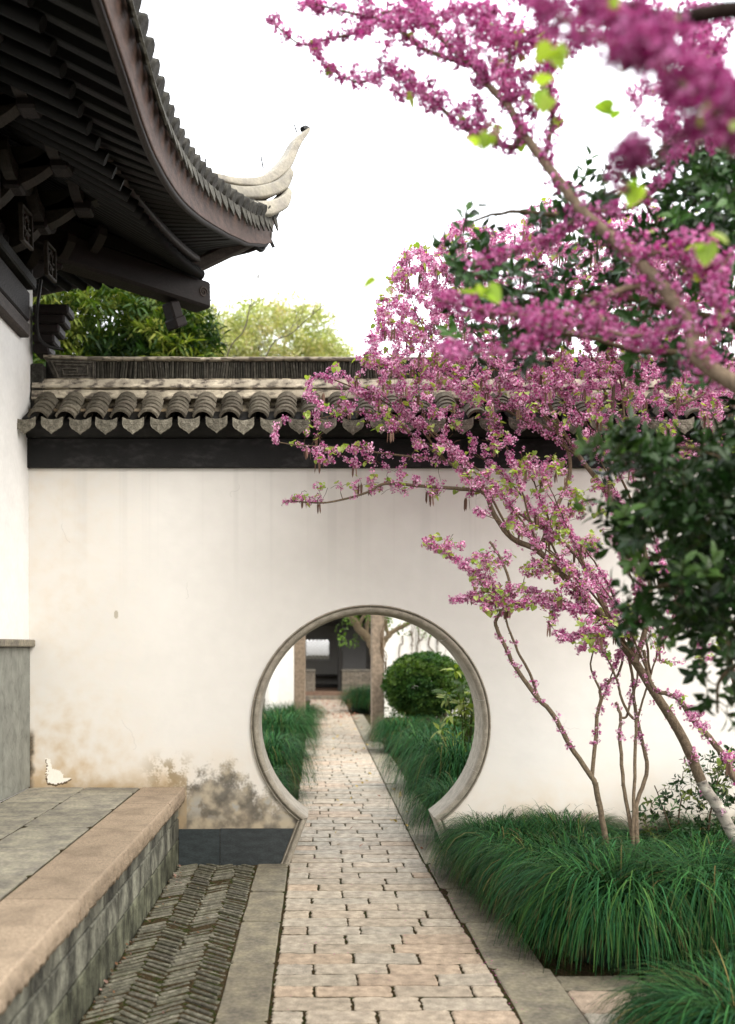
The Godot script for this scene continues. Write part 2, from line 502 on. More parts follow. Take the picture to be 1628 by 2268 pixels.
func build_path() -> void:
	var path := thing("path", "straight path of worn pinkish granite setts running through the moon gate", "path", Vector3.ZERO, "", "structure")
	var z := 3.5
	var row := 0
	var laid := 0
	var rest := Mb.new()
	var moss := Mb.new()
	moss.col = Color(0.22, 0.20, 0.13)
	var mr := []
	for q in 70:
		var r := PackedVector3Array()
		for s in 7: r.append(Vector3(lerpf(-0.235, 0.93, s / 6.0), -0.0055 + R(-0.002, 0.002), -3.4 - q * 0.4))
		mr.append(r)
	moss.sheet(mr)
	part("mossy_joints", moss, M.soil, path)
	while z < 31.0:
		var dz := R(0.150, 0.192) if z < 24.0 else R(0.3, 0.4)
		if z > 18.98 and z < 19.2:
			dz = 0.3
		var x := -0.213 + R(-0.006, 0.004)
		var xr := path_right(z) - 0.002
		var first := true
		while x < xr - 0.03:
			var wdt := R(0.31, 0.45)
			if first:
				wdt = R(0.14, 0.24) if row % 2 else R(0.30, 0.42)
			first = false
			if xr - (x + wdt) < 0.13:
				wdt = xr - x
			var b := rest if laid >= 296 else Mb.new()
			b.col = stone_tone(0.22)
			var g := R(0.001, 0.004) if R(0, 1) < 0.7 else R(0.004, 0.007)
			var yy := R(-0.001, 0.005)
			if z > 12.0:
				stone(b, x + 0.006, x + wdt - 0.006, -z - dz + 0.006, -z - 0.006, yy, 0.05, 0.004, 2, 0.008)
			else:
				stone(b, x + g, x + wdt - g, -z - dz + g + 0.001, -z - g - 0.001, yy, 0.05, 0.0095, 9, 0.005)
			if laid < 296:
				part("granite_sett", b, M.granite, path)
			laid += 1
			x += wdt
		z += dz
		row += 1
	part("distant_setts", rest, M.granite, path, "stuff")
	for side in 2:
		var k := thing("kerb_strip", ["grey stone border strip between the path and the herringbone gutter", "grey stone border strip along the path below the grass mounds"][side], "border", Vector3.ZERO, "", "structure")
		var d := 3.55
		while d < 24.0:
			var l := R(0.68, 0.86)
			if side == 0 and d + l > 7.5:
				l = 7.63 - d
			var b := Mb.new()
			var t := R(0.8, 1.05)
			b.col = Color(0.42 * t, 0.395 * t, 0.32 * t)
			if side == 0:
				stone(b, -0.455, -0.222, -d - l + 0.004, -d - 0.004, 0.002, 0.06, 0.004, 5, 0.006)
			else:
				stone(b, path_right(d) + 0.004, path_right(d) + 0.295, -d - l + 0.004, -d - 0.004, 0.0, 0.06, 0.004, 5, 0.006)
			part("border_slab", b, M.slabs, k)
			d += l
			if side == 0 and d > 7.5:
				break
	# a few setts right of the border strip
	var rp := thing("side_paving", "short patch of granite paving beside the border strip at the near grass tuft", "paving", Vector3.ZERO, "", "structure")
	for q in [[1.19, 1.62, 4.81, 5.02, 0], [1.64, 2.1, 4.81, 5.02, 0], [1.20, 1.50, 4.51, 4.80, 1], [1.515, 1.85, 4.51, 4.80, 1], [1.20, 1.40, 4.21, 4.50, 1], [1.415, 1.8, 4.21, 4.50, 1], [1.87, 2.3, 4.3, 4.80, 1], [1.20, 1.55, 3.9, 4.20, 1], [1.565, 1.9, 3.9, 4.20, 1]]:
		var b := Mb.new()
		b.col = stone_tone(0.3) if q[4] else Color(0.33, 0.31, 0.25)
		stone(b, q[0], q[1], -q[3], -q[2], 0.0, 0.05, 0.008, 6, 0.008)
		part("paving_sett" if q[4] else "border_slab", b, M.granite if q[4] else M.slabs, rp)
	# herringbone gutter of tiles set on edge
	var gut := thing("gutter_paving", "sunken mossy strip of grey tiles laid on edge in a herringbone", "paving", Vector3.ZERO, "", "structure")
	var bed := Mb.new()
	bed.col = Color(0.32, 0.30, 0.24)
	var rows := []
	var lump := noise(300, 2.2, 3)
	for q in 60:
		var r := PackedVector3Array()
		var zz := -3.55 - q * (4.04 / 59.0)
		for s in 13:
			var xx := -1.05 + s * (0.6 / 12.0)
			r.append(Vector3(xx, -0.007 + 0.006 * lump.get_noise_2d(xx * 1.3, zz), zz))
		rows.append(r)
	bed.sheet(rows)
	part("mud_bed", bed, M.soil, gut)
	var count := 0
	var spare := Mb.new()
	for colm in 4:
		var cx := -0.978 + colm * 0.146
		var d := 3.6
		while d < 7.58:
			var up := 1.0 if colm % 2 == 0 else -1.0
			var b := Mb.new() if count < 298 else spare
			var t := R(0.65, 1.15)
			var green := R(0.0, 1.0)
			b.col = Color(0.36 * t, 0.35 * t, 0.30 * t).lerp(Color(0.28 * t, 0.29 * t, 0.21 * t), green * 0.6)
			var len := R(0.155, 0.20)
			var yy := R(-0.008, 0.001)
			var w := lump.get_noise_2d(cx * 1.3, -d)
			if w > 0.2: yy -= R(0.0, 0.008)
			var tr := Transform3D(Basis(Vector3.UP, up * (0.70 + R(-0.08, 0.08))) * Basis(Vector3.RIGHT, R(-0.12, 0.12)), Vector3(cx + R(-0.008, 0.008), yy - 0.02, -d))
			b.box(tr, Vector3(len, 0.05, R(0.020, 0.027)), 0.004)
			if count < 298:
				part("tile_edge", b, M.clay_tile, gut)
			count += 1
			d += R(0.056, 0.072)
	if spare.v.size() > 0:
		part("tile_edges", spare, M.clay_tile, gut, "stuff")


func build_terrace() -> void:
	var ter := thing("terrace", "raised stone terrace along the hall with a rough granite edge", "terrace", Vector3.ZERO, "", "structure")
	var core := Mb.new()
	core.col = Color(0.26, 0.25, 0.20)
	core.box(P(-4.61, 0.286, -4.0), Vector3(6.95, 0.576, 7.18))
	part("core", core, M.soil, ter)
	# granite edging, rough on the face
	var d := 1.0
	for l in [1.5, 1.72, 1.55, 1.02, 0.78]:
		var b := Mb.new()
		var t := R(0.92, 1.05)
		b.col = Color(0.58 * t, 0.475 * t, 0.365 * t)
		var z1: float = minf(d + l, 7.595)
		var nseg := 90
		var rows := []
		for q in nseg + 1:
			var zz := -lerpf(d + 0.005, z1 - 0.005, float(q) / nseg)
			var wob := R(-0.0035, 0.0035)
			var low := R(-0.010, 0.010)
			rows.append(PackedVector3Array([Vector3(-1.338, 0.45, zz), Vector3(-1.338, 0.583, zz), Vector3(-1.332, 0.588, zz), Vector3(-1.18, 0.588 + R(-0.001, 0.001), zz),
				Vector3(-1.022 + wob, 0.588, zz), Vector3(-1.017 + wob, 0.585, zz), Vector3(-1.011 + wob * 1.5, 0.577, zz), Vector3(-1.008 + R(-0.010, 0.008), 0.55, zz), Vector3(-1.008 + R(-0.012, 0.009), 0.525, zz), Vector3(-1.011 + R(-0.012, 0.009), 0.497, zz), Vector3(-1.02 + wob, 0.475 + low, zz), Vector3(-1.06, 0.468, zz)]))
		b.sheet(rows)
		for e in [0, nseg]:
			for s in range(1, 11):
				b.tri(rows[e][0], rows[e][s], rows[e][s + 1])
		part("edging_stone", b, M.rough_granite, ter)
		d = z1
	# paving slabs
	var x := -1.352
	for colm in 4:
		var wd := [0.42, 0.46, 0.5, 0.5][colm] as float
		var dd := 2.2 + colm * 0.23
		while dd < 7.58:
			var l := R(0.56, 0.74)
			if dd + l > 7.35: l = 7.592 - dd
			var b := Mb.new()
			var t := R(0.80, 1.08)
			b.col = Color(0.53 * t, 0.52 * t, 0.46 * t)
			stone(b, maxf(x - wd, -2.2) + 0.005, x - 0.005, -dd - l + 0.0065, -dd - 0.0065, 0.583 + R(-0.002, 0.002), 0.05, 0.002, 4, 0.004)
			part("paving_slab", b, M.slabs, ter)
			dd += l
		x -= wd
		if x < -2.15: break
	# stone face under the edging
	for c in 3:
		var y0: float = [0.0, 0.19, 0.355][c]
		var y1: float = [0.187, 0.352, 0.474][c]
		var dd: float = 2.4 + [0.0, 0.3, 0.14][c]
		while dd < 7.57:
			var l := R(0.5, 0.7)
			if dd + l > 7.4: l = 7.595 - dd
			var b := Mb.new()
			var t := R(0.66, 1.12)
			b.col = Color(0.47 * t, 0.465 * t, 0.415 * t) if c > 0 else Color(0.38 * t, 0.39 * t, 0.30 * t)
			b.box(P(-1.10 + R(-0.002, 0.002), (y0 + y1) / 2 - (0.03 if c == 0 else 0.0), -dd - l / 2), Vector3(0.08, y1 - y0 - 0.006 + (0.06 if c == 0 else 0.0), l - 0.014), 0.006)
			part("face_block", b, M.face_stone, ter)
			dd += l


# ---------------------------------------------------------------- the moon gate wall
const GX := 0.4076
const GY := 1.062
const GR := 0.853
const LOW := -55.8     # degrees, where the ring ends

# edge of the opening from the left foot over the top to the right foot, pushed out by o; [point, outward, mitre]
func gate_edge(o: float) -> PackedVector2Array:
	var p := PackedVector2Array()
	var tip := Vector2(cos(deg_to_rad(180.0 - LOW)), sin(deg_to_rad(180.0 - LOW)))
	var foot := Vector2(-0.138, -0.354)
	var nf := Vector2(-0.932, 0.363)
	var bis := (tip + nf).normalized()
	var t0 := Vector2(GX, GY) + tip * GR + bis * o / bis.dot(nf)
	var f0 := Vector2(GX, GY) + tip * GR + foot + nf * o
	f0 += foot.normalized() * ((f0.y + 0.03) / (-foot.normalized().y))
	p.append(f0)
	p.append(t0)
	for k in range(1, 64):
		var a := deg_to_rad(lerpf(180.0 - LOW, LOW, k / 64.0))
		p.append(Vector2(GX, GY) + Vector2(cos(a), sin(a)) * (GR + o))
	p.append(Vector2(2 * GX - t0.x, t0.y))
	p.append(Vector2(2 * GX - f0.x, f0.y))
	return p


func build_garden_wall() -> void:
	var w := thing("garden_wall", "cream plastered garden wall with a round moon gate and a tiled top", "wall", Vector3(0, 0, -WALL))
	var xl := -2.213
	var xr := 4.6
	# plastered body
	var body := Mb.new()
	var poly := PackedVector2Array([Vector2(xl, -0.03), Vector2(xl, 3.48), Vector2(xr, 3.48), Vector2(xr, -0.03)])
	var edge := gate_edge(0.03)
	edge.reverse()
	poly.append_array(edge)
	body.prism(poly, Transform3D.IDENTITY, -0.36, 0.0)
	for k in body.v.size():
		body.u[k] = Vector2((body.v[k].x + 2.25) / 6.0, (3.2 - body.v[k].y) / 3.2)
	body.col = Color.WHITE
	part("plastered_wall", body, M.moon_wall, w)
	# moulded stone ring in segments
	var prof := [Vector2(0.006, -0.364), Vector2(0.0, -0.355), Vector2(0.0, 0.012), Vector2(0.004, 0.026), Vector2(0.014, 0.038), Vector2(0.028, 0.042), Vector2(0.038, 0.036), Vector2(0.043, 0.026), Vector2(0.044, 0.008), Vector2(0.050, 0.006), Vector2(0.053, 0.022), Vector2(0.058, 0.025), Vector2(0.063, 0.022), Vector2(0.066, 0.010), Vector2(0.066, -0.002)]
	var rails := []
	for q in prof:
		rails.append(gate_edge(q.x))
	var cuts := [0, 1, 8, 16, 24, 33, 42, 50, 58, 65, 66]
	for s in cuts.size() - 1:
		var b := Mb.new()
		var t := R(0.93, 1.04)
		b.col = Color(0.56 * t, 0.525 * t, 0.45 * t)
		var rows := []
		for k in range(cuts[s], cuts[s + 1] + 1):
			var r := PackedVector3Array()
			var k2: int = k
			var sh := 0.0
			if k == cuts[s] and s > 1: sh = 0.010
			if k == cuts[s + 1] and s < cuts.size() - 3: sh = -0.010
			for q in prof.size():
				var p: Vector2 = rails[q][k2]
				if sh != 0.0:
					p = p.lerp(rails[q][k2 + (1 if sh > 0 else -1)], absf(sh))
				r.append(Vector3(p.x, p.y, prof[q].y))
			rows.append(r)
		b.sheet(rows)
		part("gate_ring_stone", b, M.granite, w)
	# slate plinth
	var kick := gate_edge(0.068)
	var lf: Vector2 = kick[0]; var lt: Vector2 = kick[1]
	var ph := 0.265
	var on_kick := func(y: float) -> float: return lerpf(lf.x, lt.x, (y - lf.y) / (lt.y - lf.y))
	var panels := [PackedVector2Array([Vector2(-1.058, -0.02), Vector2(-1.058, ph), Vector2(-0.745, ph), Vector2(-0.745, -0.02)]),
		PackedVector2Array([Vector2(-0.741, -0.02), Vector2(-0.741, ph + 0.004), Vector2(on_kick.call(ph), ph + 0.004), Vector2(on_kick.call(-0.02), -0.02)])]
	var xx: float = 2 * GX - on_kick.call(-0.02)
	panels.append(PackedVector2Array([Vector2(xx, -0.02), Vector2(2 * GX - on_kick.call(ph), ph), Vector2(1.6, ph), Vector2(1.6, -0.02)]))
	for k in 4:
		panels.append(PackedVector2Array([Vector2(1.604 + k * 0.7, -0.02), Vector2(1.604 + k * 0.7, ph), Vector2(2.3 + k * 0.7, ph), Vector2(2.3 + k * 0.7, -0.02)]))
	for p in panels:
		var b := Mb.new()
		var t := R(0.92, 1.08)
		b.col = Color(0.062 * t, 0.074 * t, 0.078 * t)
		b.prism(p, Transform3D.IDENTITY, -0.01, 0.022)
		part("plinth_panel", b, M.slate, w)
	# black band and stepped cornice
	var bandx := (xl + xr) / 2
	var len := xr - xl
	var b1 := Mb.new()
	b1.col = Color(0.035, 0.035, 0.036)
	b1.box(P(bandx, 3.135, -0.18), Vector3(len, 0.225, 0.44), 0.006)
	part("black_band", b1, M.black_paint, w)
	var b2 := Mb.new()
	b2.col = Color(0.028, 0.028, 0.028)
	var cor := []
	for k in 2:
		var px: float = [xl + 0.0, xr][k]
		var r := PackedVector3Array()
		for q in [Vector2(3.248, 0.0), Vector2(3.248, 0.055), Vector2(3.262, 0.075), Vector2(3.285, 0.085), Vector2(3.305, 0.10), Vector2(3.322, 0.13), Vector2(3.328, 0.17), Vector2(3.362, 0.175), Vector2(3.375, 0.16), Vector2(3.49, -0.06), Vector2(3.49, -0.18)]:
			r.append(Vector3(px, q.x, q.y))
		cor.append(r)
	b2.sheet(cor)
	part("cornice", b2, M.black_paint, w)
	var back := Mb.new()
	back.col = Color(0.1, 0.1, 0.1)
	back.prism(PackedVector2Array([Vector2(0.30, 3.25), Vector2(0.30, 3.31), Vector2(0.0, 3.60), Vector2(0.0, 3.25)]), Transform3D(Basis(Vector3(0, 0, -1), Vector3.UP, Vector3(1, 0, 0)), Vector3(bandx, 0, -0.18)), -len / 2, len / 2)
	part("rear_slope", back, M.clay_tile, w)
	# tiles: trough, five cover tiles and a drip tile in each bay
	var slope := Vector3(0, 0.16, -0.29).normalized()
	var nrm := Vector3(0, 0.29, 0.16).normalized()
	var pitch := 0.2025
	var bays := int((xr - xl) / pitch)
	var base := Vector3(0, 3.345, 0.262)
	for k in bays + 1:
		var cx := xl - 0.005 + 0.055 + k * pitch
		var age := clampf((cx + 2.2) / 2.6, 0.0, 1.0)
		var tone := R(0.72, 1.22) * lerpf(1.15, 0.85, age)
		# drip pendant
		var d := Mb.new()
		d.col = Color(0.45 * tone, 0.43 * tone, 0.37 * tone)
		var o := PackedVector2Array()
		var pts := [Vector2(-0.088, 0.012), Vector2(-0.05, -0.006), Vector2(0, -0.012), Vector2(0.05, -0.006), Vector2(0.088, 0.012), Vector2(0.088, -0.045), Vector2(0.080, -0.062), Vector2(0.068, -0.076), Vector2(0.052, -0.082), Vector2(0.040, -0.094), Vector2(0.022, -0.102), Vector2(0, -0.122), Vector2(-0.022, -0.102), Vector2(-0.040, -0.094), Vector2(-0.052, -0.082), Vector2(-0.068, -0.076), Vector2(-0.080, -0.062), Vector2(-0.088, -0.045)]
		for q in pts: o.append(Vector2(q.x * 0.90, q.y))
		var dt := Transform3D(Basis(Vector3.RIGHT, -0.16) * Basis(Vector3.BACK, R(-0.04, 0.04)), base + Vector3(cx + R(-0.008, 0.008), R(-0.007, 0.006), 0.012 + R(-0.006, 0.01)))
		d.prism(o, dt, -0.012, 0.0)
		var inner := PackedVector2Array()
		for q in pts: inner.append((q * Vector2(0.9, 1) - Vector2(0, -0.045)) * 0.80 + Vector2(0, -0.045))
		d.prism(inner, dt, -0.002, 0.004)
		var inner2 := PackedVector2Array()
		for q in pts: inner2.append((q * Vector2(0.9, 1) - Vector2(0, -0.045)) * 0.70 + Vector2(0, -0.045))
		d.col = d.col * 0.86
		d.prism(inner2, dt, 0.0, 0.0045)
		d.col = d.col * 1.25
		for a in 7:
			var ang := TAU * a / 6.0
			var rr := 0.0 if a == 6 else 0.030
			d.box(dt * Transform3D(Basis(Vector3.BACK, ang), Vector3(cos(ang) * rr * 1.4, sin(ang) * rr * 0.8 - 0.045, 0.006)), Vector3(0.026, 0.008, 0.005), 0.002)
		part("drip_tile", d, M.clay_tile, w)
		var tr := Mb.new()
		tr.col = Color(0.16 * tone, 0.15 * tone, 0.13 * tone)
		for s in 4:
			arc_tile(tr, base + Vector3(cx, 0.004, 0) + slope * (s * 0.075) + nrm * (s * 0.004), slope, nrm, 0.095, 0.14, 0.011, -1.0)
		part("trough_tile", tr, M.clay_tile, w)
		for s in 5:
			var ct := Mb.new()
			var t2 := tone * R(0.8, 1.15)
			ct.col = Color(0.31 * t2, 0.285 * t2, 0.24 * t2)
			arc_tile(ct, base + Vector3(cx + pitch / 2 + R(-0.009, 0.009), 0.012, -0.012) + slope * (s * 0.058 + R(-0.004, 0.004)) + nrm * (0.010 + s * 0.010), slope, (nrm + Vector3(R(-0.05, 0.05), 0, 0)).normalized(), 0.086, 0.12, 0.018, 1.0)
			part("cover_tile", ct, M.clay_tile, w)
	var rb := Mb.new()
	rb.col = Color(0.5, 0.46, 0.38)
	rb.box(P(bandx, 3.58, -0.19), Vector3(len - 0.01, 0.30, 0.24))
	part("ridge_bed", rb, M.weathered_plaster, w)
	# ridge: two plaster mouldings, a band of upright tiles, a capping
	for k in 2:
		var m := Mb.new()
		m.col = [Color(0.60, 0.565, 0.49), Color(0.70, 0.665, 0.585)][k]
		var rows := []
		var ys: Array = [[3.555, 3.57, 3.63, 3.640], [3.645, 3.655, 3.715, 3.735]][k]
		var zs: Array = [[-0.02, -0.008, -0.028, -0.06], [-0.035, -0.022, -0.05, -0.10]][k]
		var n := 40
		for q in n + 1:
			var px := lerpf(xl + 0.02, xr, float(q) / n)
			var j := R(-0.004, 0.004)
			var r := PackedVector3Array([Vector3(px, ys[0], -0.18)])
			for s in 4: r.append(Vector3(px, ys[s] + j, zs[s] + R(-0.003, 0.003)))
			r.append(Vector3(px, ys[3], -0.18))
			rows.append(r)
		m.sheet(rows)
		var bk := []
		for q in 2:
			var px: float = [xl + 0.02, xr][q]
			bk.append(PackedVector3Array([Vector3(px, ys[0], -0.18), Vector3(px, ys[0], -0.34), Vector3(px, ys[3], -0.30), Vector3(px, ys[3], -0.18)]))
		m.sheet(bk)
		part("ridge_moulding", m, M.weathered_plaster, w)
	var slab := Mb.new()
	slab.col = Color(0.06, 0.06, 0.055)
	slab.box(P(bandx, 3.80, -0.18), Vector3(len - 0.2, 0.15, 0.10))
	part("ridge_core", slab, M.black_paint, w)
	var up := Mb.new()
	var px := -1.70
	var lean := noise(310, 1.7, 2)
	while px < xr:
		var t := R(0.45, 1.1)
		up.col = Color(0.13 * t, 0.125 * t, 0.11 * t)
		var th := R(0.012, 0.019)
		var turn := 0.20 * lean.get_noise_1d(px * 1.5) + R(-0.025, 0.025)
		up.box(Transform3D(Basis(Vector3.BACK, turn), Vector3(px, 3.80 + R(-0.004, 0.004), -0.125 + R(-0.006, 0.006))), Vector3(th, 0.152, 0.05), 0.003)
		px += th + R(0.002, 0.006)
	part("upright_ridge_tiles", up, M.clay_tile, w, "stuff")
	var cap := Mb.new()
	cap.col = Color(0.60, 0.57, 0.50)
	var crow := []
	for q in 41:
		var cx := lerpf(-2.12, xr, q / 40.0)
		var j := R(-0.003, 0.003)
		var lift := 0.02 * smoothstep(-1.75, -2.12, cx)
		crow.append(PackedVector3Array([Vector3(cx, 3.872 + j + lift, -0.26), Vector3(cx, 3.872 + j + lift, -0.085), Vector3(cx, 3.892 + j + lift, -0.078), Vector3(cx, 3.903 + j + lift, -0.09), Vector3(cx, 3.908 + j + lift, -0.18), Vector3(cx, 3.90 + lift, -0.27), Vector3(cx, 3.872 + lift, -0.26)]))
	cap.sheet(crow)
	part("ridge_capping", cap, M.weathered_plaster, w)
	# ridge end with a raised meander
	var se := Mb.new()
	se.col = Color(0.13, 0.125, 0.115)
	se.prism(PackedVector2Array([Vector2(-2.10, 3.885), Vector2(-1.715, 3.872), Vector2(-1.715, 3.72), Vector2(-2.02, 3.715), Vector2(-2.06, 3.79)]), Transform3D.IDENTITY, -0.23, -0.09)
	var end := part("ridge_end", se, M.clay_tile, w)
	var me := Mb.new()
	me.col = Color(0.20, 0.19, 0.17)
	var z := -0.086
	for l in [[-2.06, 3.868, -1.735, 3.858], [-1.735, 3.858, -1.735, 3.738], [-2.0, 3.735, -1.735, 3.738], [-2.06, 3.868, -2.0, 3.735], [-2.02, 3.842, -1.78, 3.836], [-1.78, 3.836, -1.78, 3.765], [-1.965, 3.762, -1.78, 3.765], [-1.965, 3.762, -1.975, 3.81], [-1.975, 3.81, -1.86, 3.81], [-1.86, 3.81, -1.86, 3.785], [-1.92, 3.785, -1.86, 3.785]]:
		var a := Vector3(l[0], l[1], z); var e := Vector3(l[2], l[3], z)
		me.box(Transform3D(Basis(Vector3.BACK, atan2(e.y - a.y, e.x - a.x)), (a + e) / 2), Vector3(a.distance_to(e) + 0.01, 0.012, 0.012), 0.003)
	part("meander_relief", me, M.clay_tile, end)
	part("end_ridge_side", side_ridge(), M.clay_tile, w)


func side_ridge() -> Mb:
	var b := Mb.new()
	b.col = Color(0.09, 0.09, 0.085)
	b.box(P(-2.16, 3.66, -0.16), Vector3(0.10, 0.36, 0.24), 0.01)
	return b


# half-round tile shell: its lower end at p, running up along s, bulging along n (side 1) or away from it (side -1)
func arc_tile(b: Mb, p: Vector3, s: Vector3, n: Vector3, r: float, l: float, th: float, side: float) -> void:
	var x := n.cross(s).normalized()
	n = s.cross(x).normalized()
	var rows := []
	for e in 2:
		var o := PackedVector3Array(); var inn := PackedVector3Array()
		for k in 9:
			var a := lerpf(-1.12, 1.12, k / 8.0)
			var off := cos(1.12)
			o.append(p + s * (l * e) + x * (sin(a) * r) + n * ((cos(a) - off) * r * side * 1.05))
			inn.append(p + s * (l * e) + x * (sin(a) * (r - th * 0.6)) + n * ((cos(a) - off) * r * side * 1.05 - th))
		rows.append([o, inn])
	b.sheet([rows[0][0], rows[1][0]])
	b.sheet([rows[1][1], rows[0][1]])
	for k in 8:
		b.quad(rows[0][0][k], rows[0][0][k + 1], rows[0][1][k + 1], rows[0][1][k])
	b.quad(rows[0][0][0], rows[0][1][0], rows[1][1][0], rows[1][0][0])
	b.quad(rows[0][0][8], rows[1][0][8], rows[1][1][8], rows[0][1][8])


# ---------------------------------------------------------------- the temple hall
const CXH := -2.1          # corner column of the hall
const CDH := 7.35
const ED := [2.0, 3.0, 4.2, 4.84, 5.25, 5.75, 6.5, 7.2, 7.9, 8.45, 8.85, 9.05]
const EX := [-0.9, -0.9, -0.9, -0.9, -0.905, -0.903, -0.877, -0.812, -0.697, -0.576, -0.467, -0.41]
const EY := [4.395, 4.395, 4.395, 4.39, 4.40, 4.455, 4.588, 4.759, 4.939, 5.09, 5.24, 5.33]

func eave(d: float) -> Vector3:
	for k in range(1, ED.size() - 1):
		if d <= ED[k + 1] or k == ED.size() - 2:
			var t: float = (d - ED[k]) / (ED[k + 1] - ED[k])
			var j := mini(k + 2, ED.size() - 1)
			return Vector3(cubic_interpolate(EX[k], EX[k + 1], EX[k - 1], EX[j], t), cubic_interpolate(EY[k], EY[k + 1], EY[k - 1], EY[j], t), -d)
	return Vector3.ZERO

func mid_eave(d: float) -> Vector3:
	var s := pow(clampf((d - 5.4) / 3.6, 0.0, 1.0), 1.5)
	return Vector3(lerpf(-1.36, -1.03, s), lerpf(4.58, 4.83, s), -lerpf(d, lerpf(5.4, 8.42, clampf((d - 5.4) / 3.6, 0, 1)), s))

func inner_eave(d: float) -> Vector3:
	var s := clampf((d - 5.6) / 3.4, 0.0, 1.0)
	return Vector3(-2.42 + 0.25 * s * s, 5.06, -(d if d < 5.6 else 5.6 + (d - 5.6) * 0.5))

# side 1 is the gable-end slope, the mirror image across the corner
func fl(p: Vector3, side: int) -> Vector3:
	if side == 0:
		return p
	return Vector3(-p.z - CDH + CXH, p.y, -(p.x - CXH + CDH))

func beam(b: Mb, a: Vector3, e: Vector3, wide: float, tall: float, bev := 0.006) -> void:
	var z := (e - a).normalized()
	var x := Vector3.UP.cross(z).normalized()
	b.box(Transform3D(Basis(x, z.cross(x), z), (a + e) / 2), Vector3(wide, tall, a.distance_to(e)), bev)

# bracket arm with an upturned end: length l, depth h, thickness w, reaching along dir
func bracket_arm(b: Mb, p: Vector3, dir: Vector3, l: float, h: float, w: float, curl: float) -> void:
	var o := PackedVector2Array()
	for k in 11:
		var a := k / 10.0
		o.append(Vector2(l * a, -h * 0.5 - 0.25 * h * sin(a * PI) + curl * pow(a, 3.0)))
	o.append(Vector2(l * 1.03, curl + h * 0.05))
	for k in 11:
		var a := 1.0 - k / 10.0
		o.append(Vector2(l * a * 0.985, h * 0.5 * (1.0 - 0.75 * a) + curl * 1.05 * pow(a, 3.6) + 0.02 * a))
	b.prism(o, Transform3D(Basis(dir, Vector3.UP, dir.cross(Vector3.UP)), p), -w / 2, w / 2)


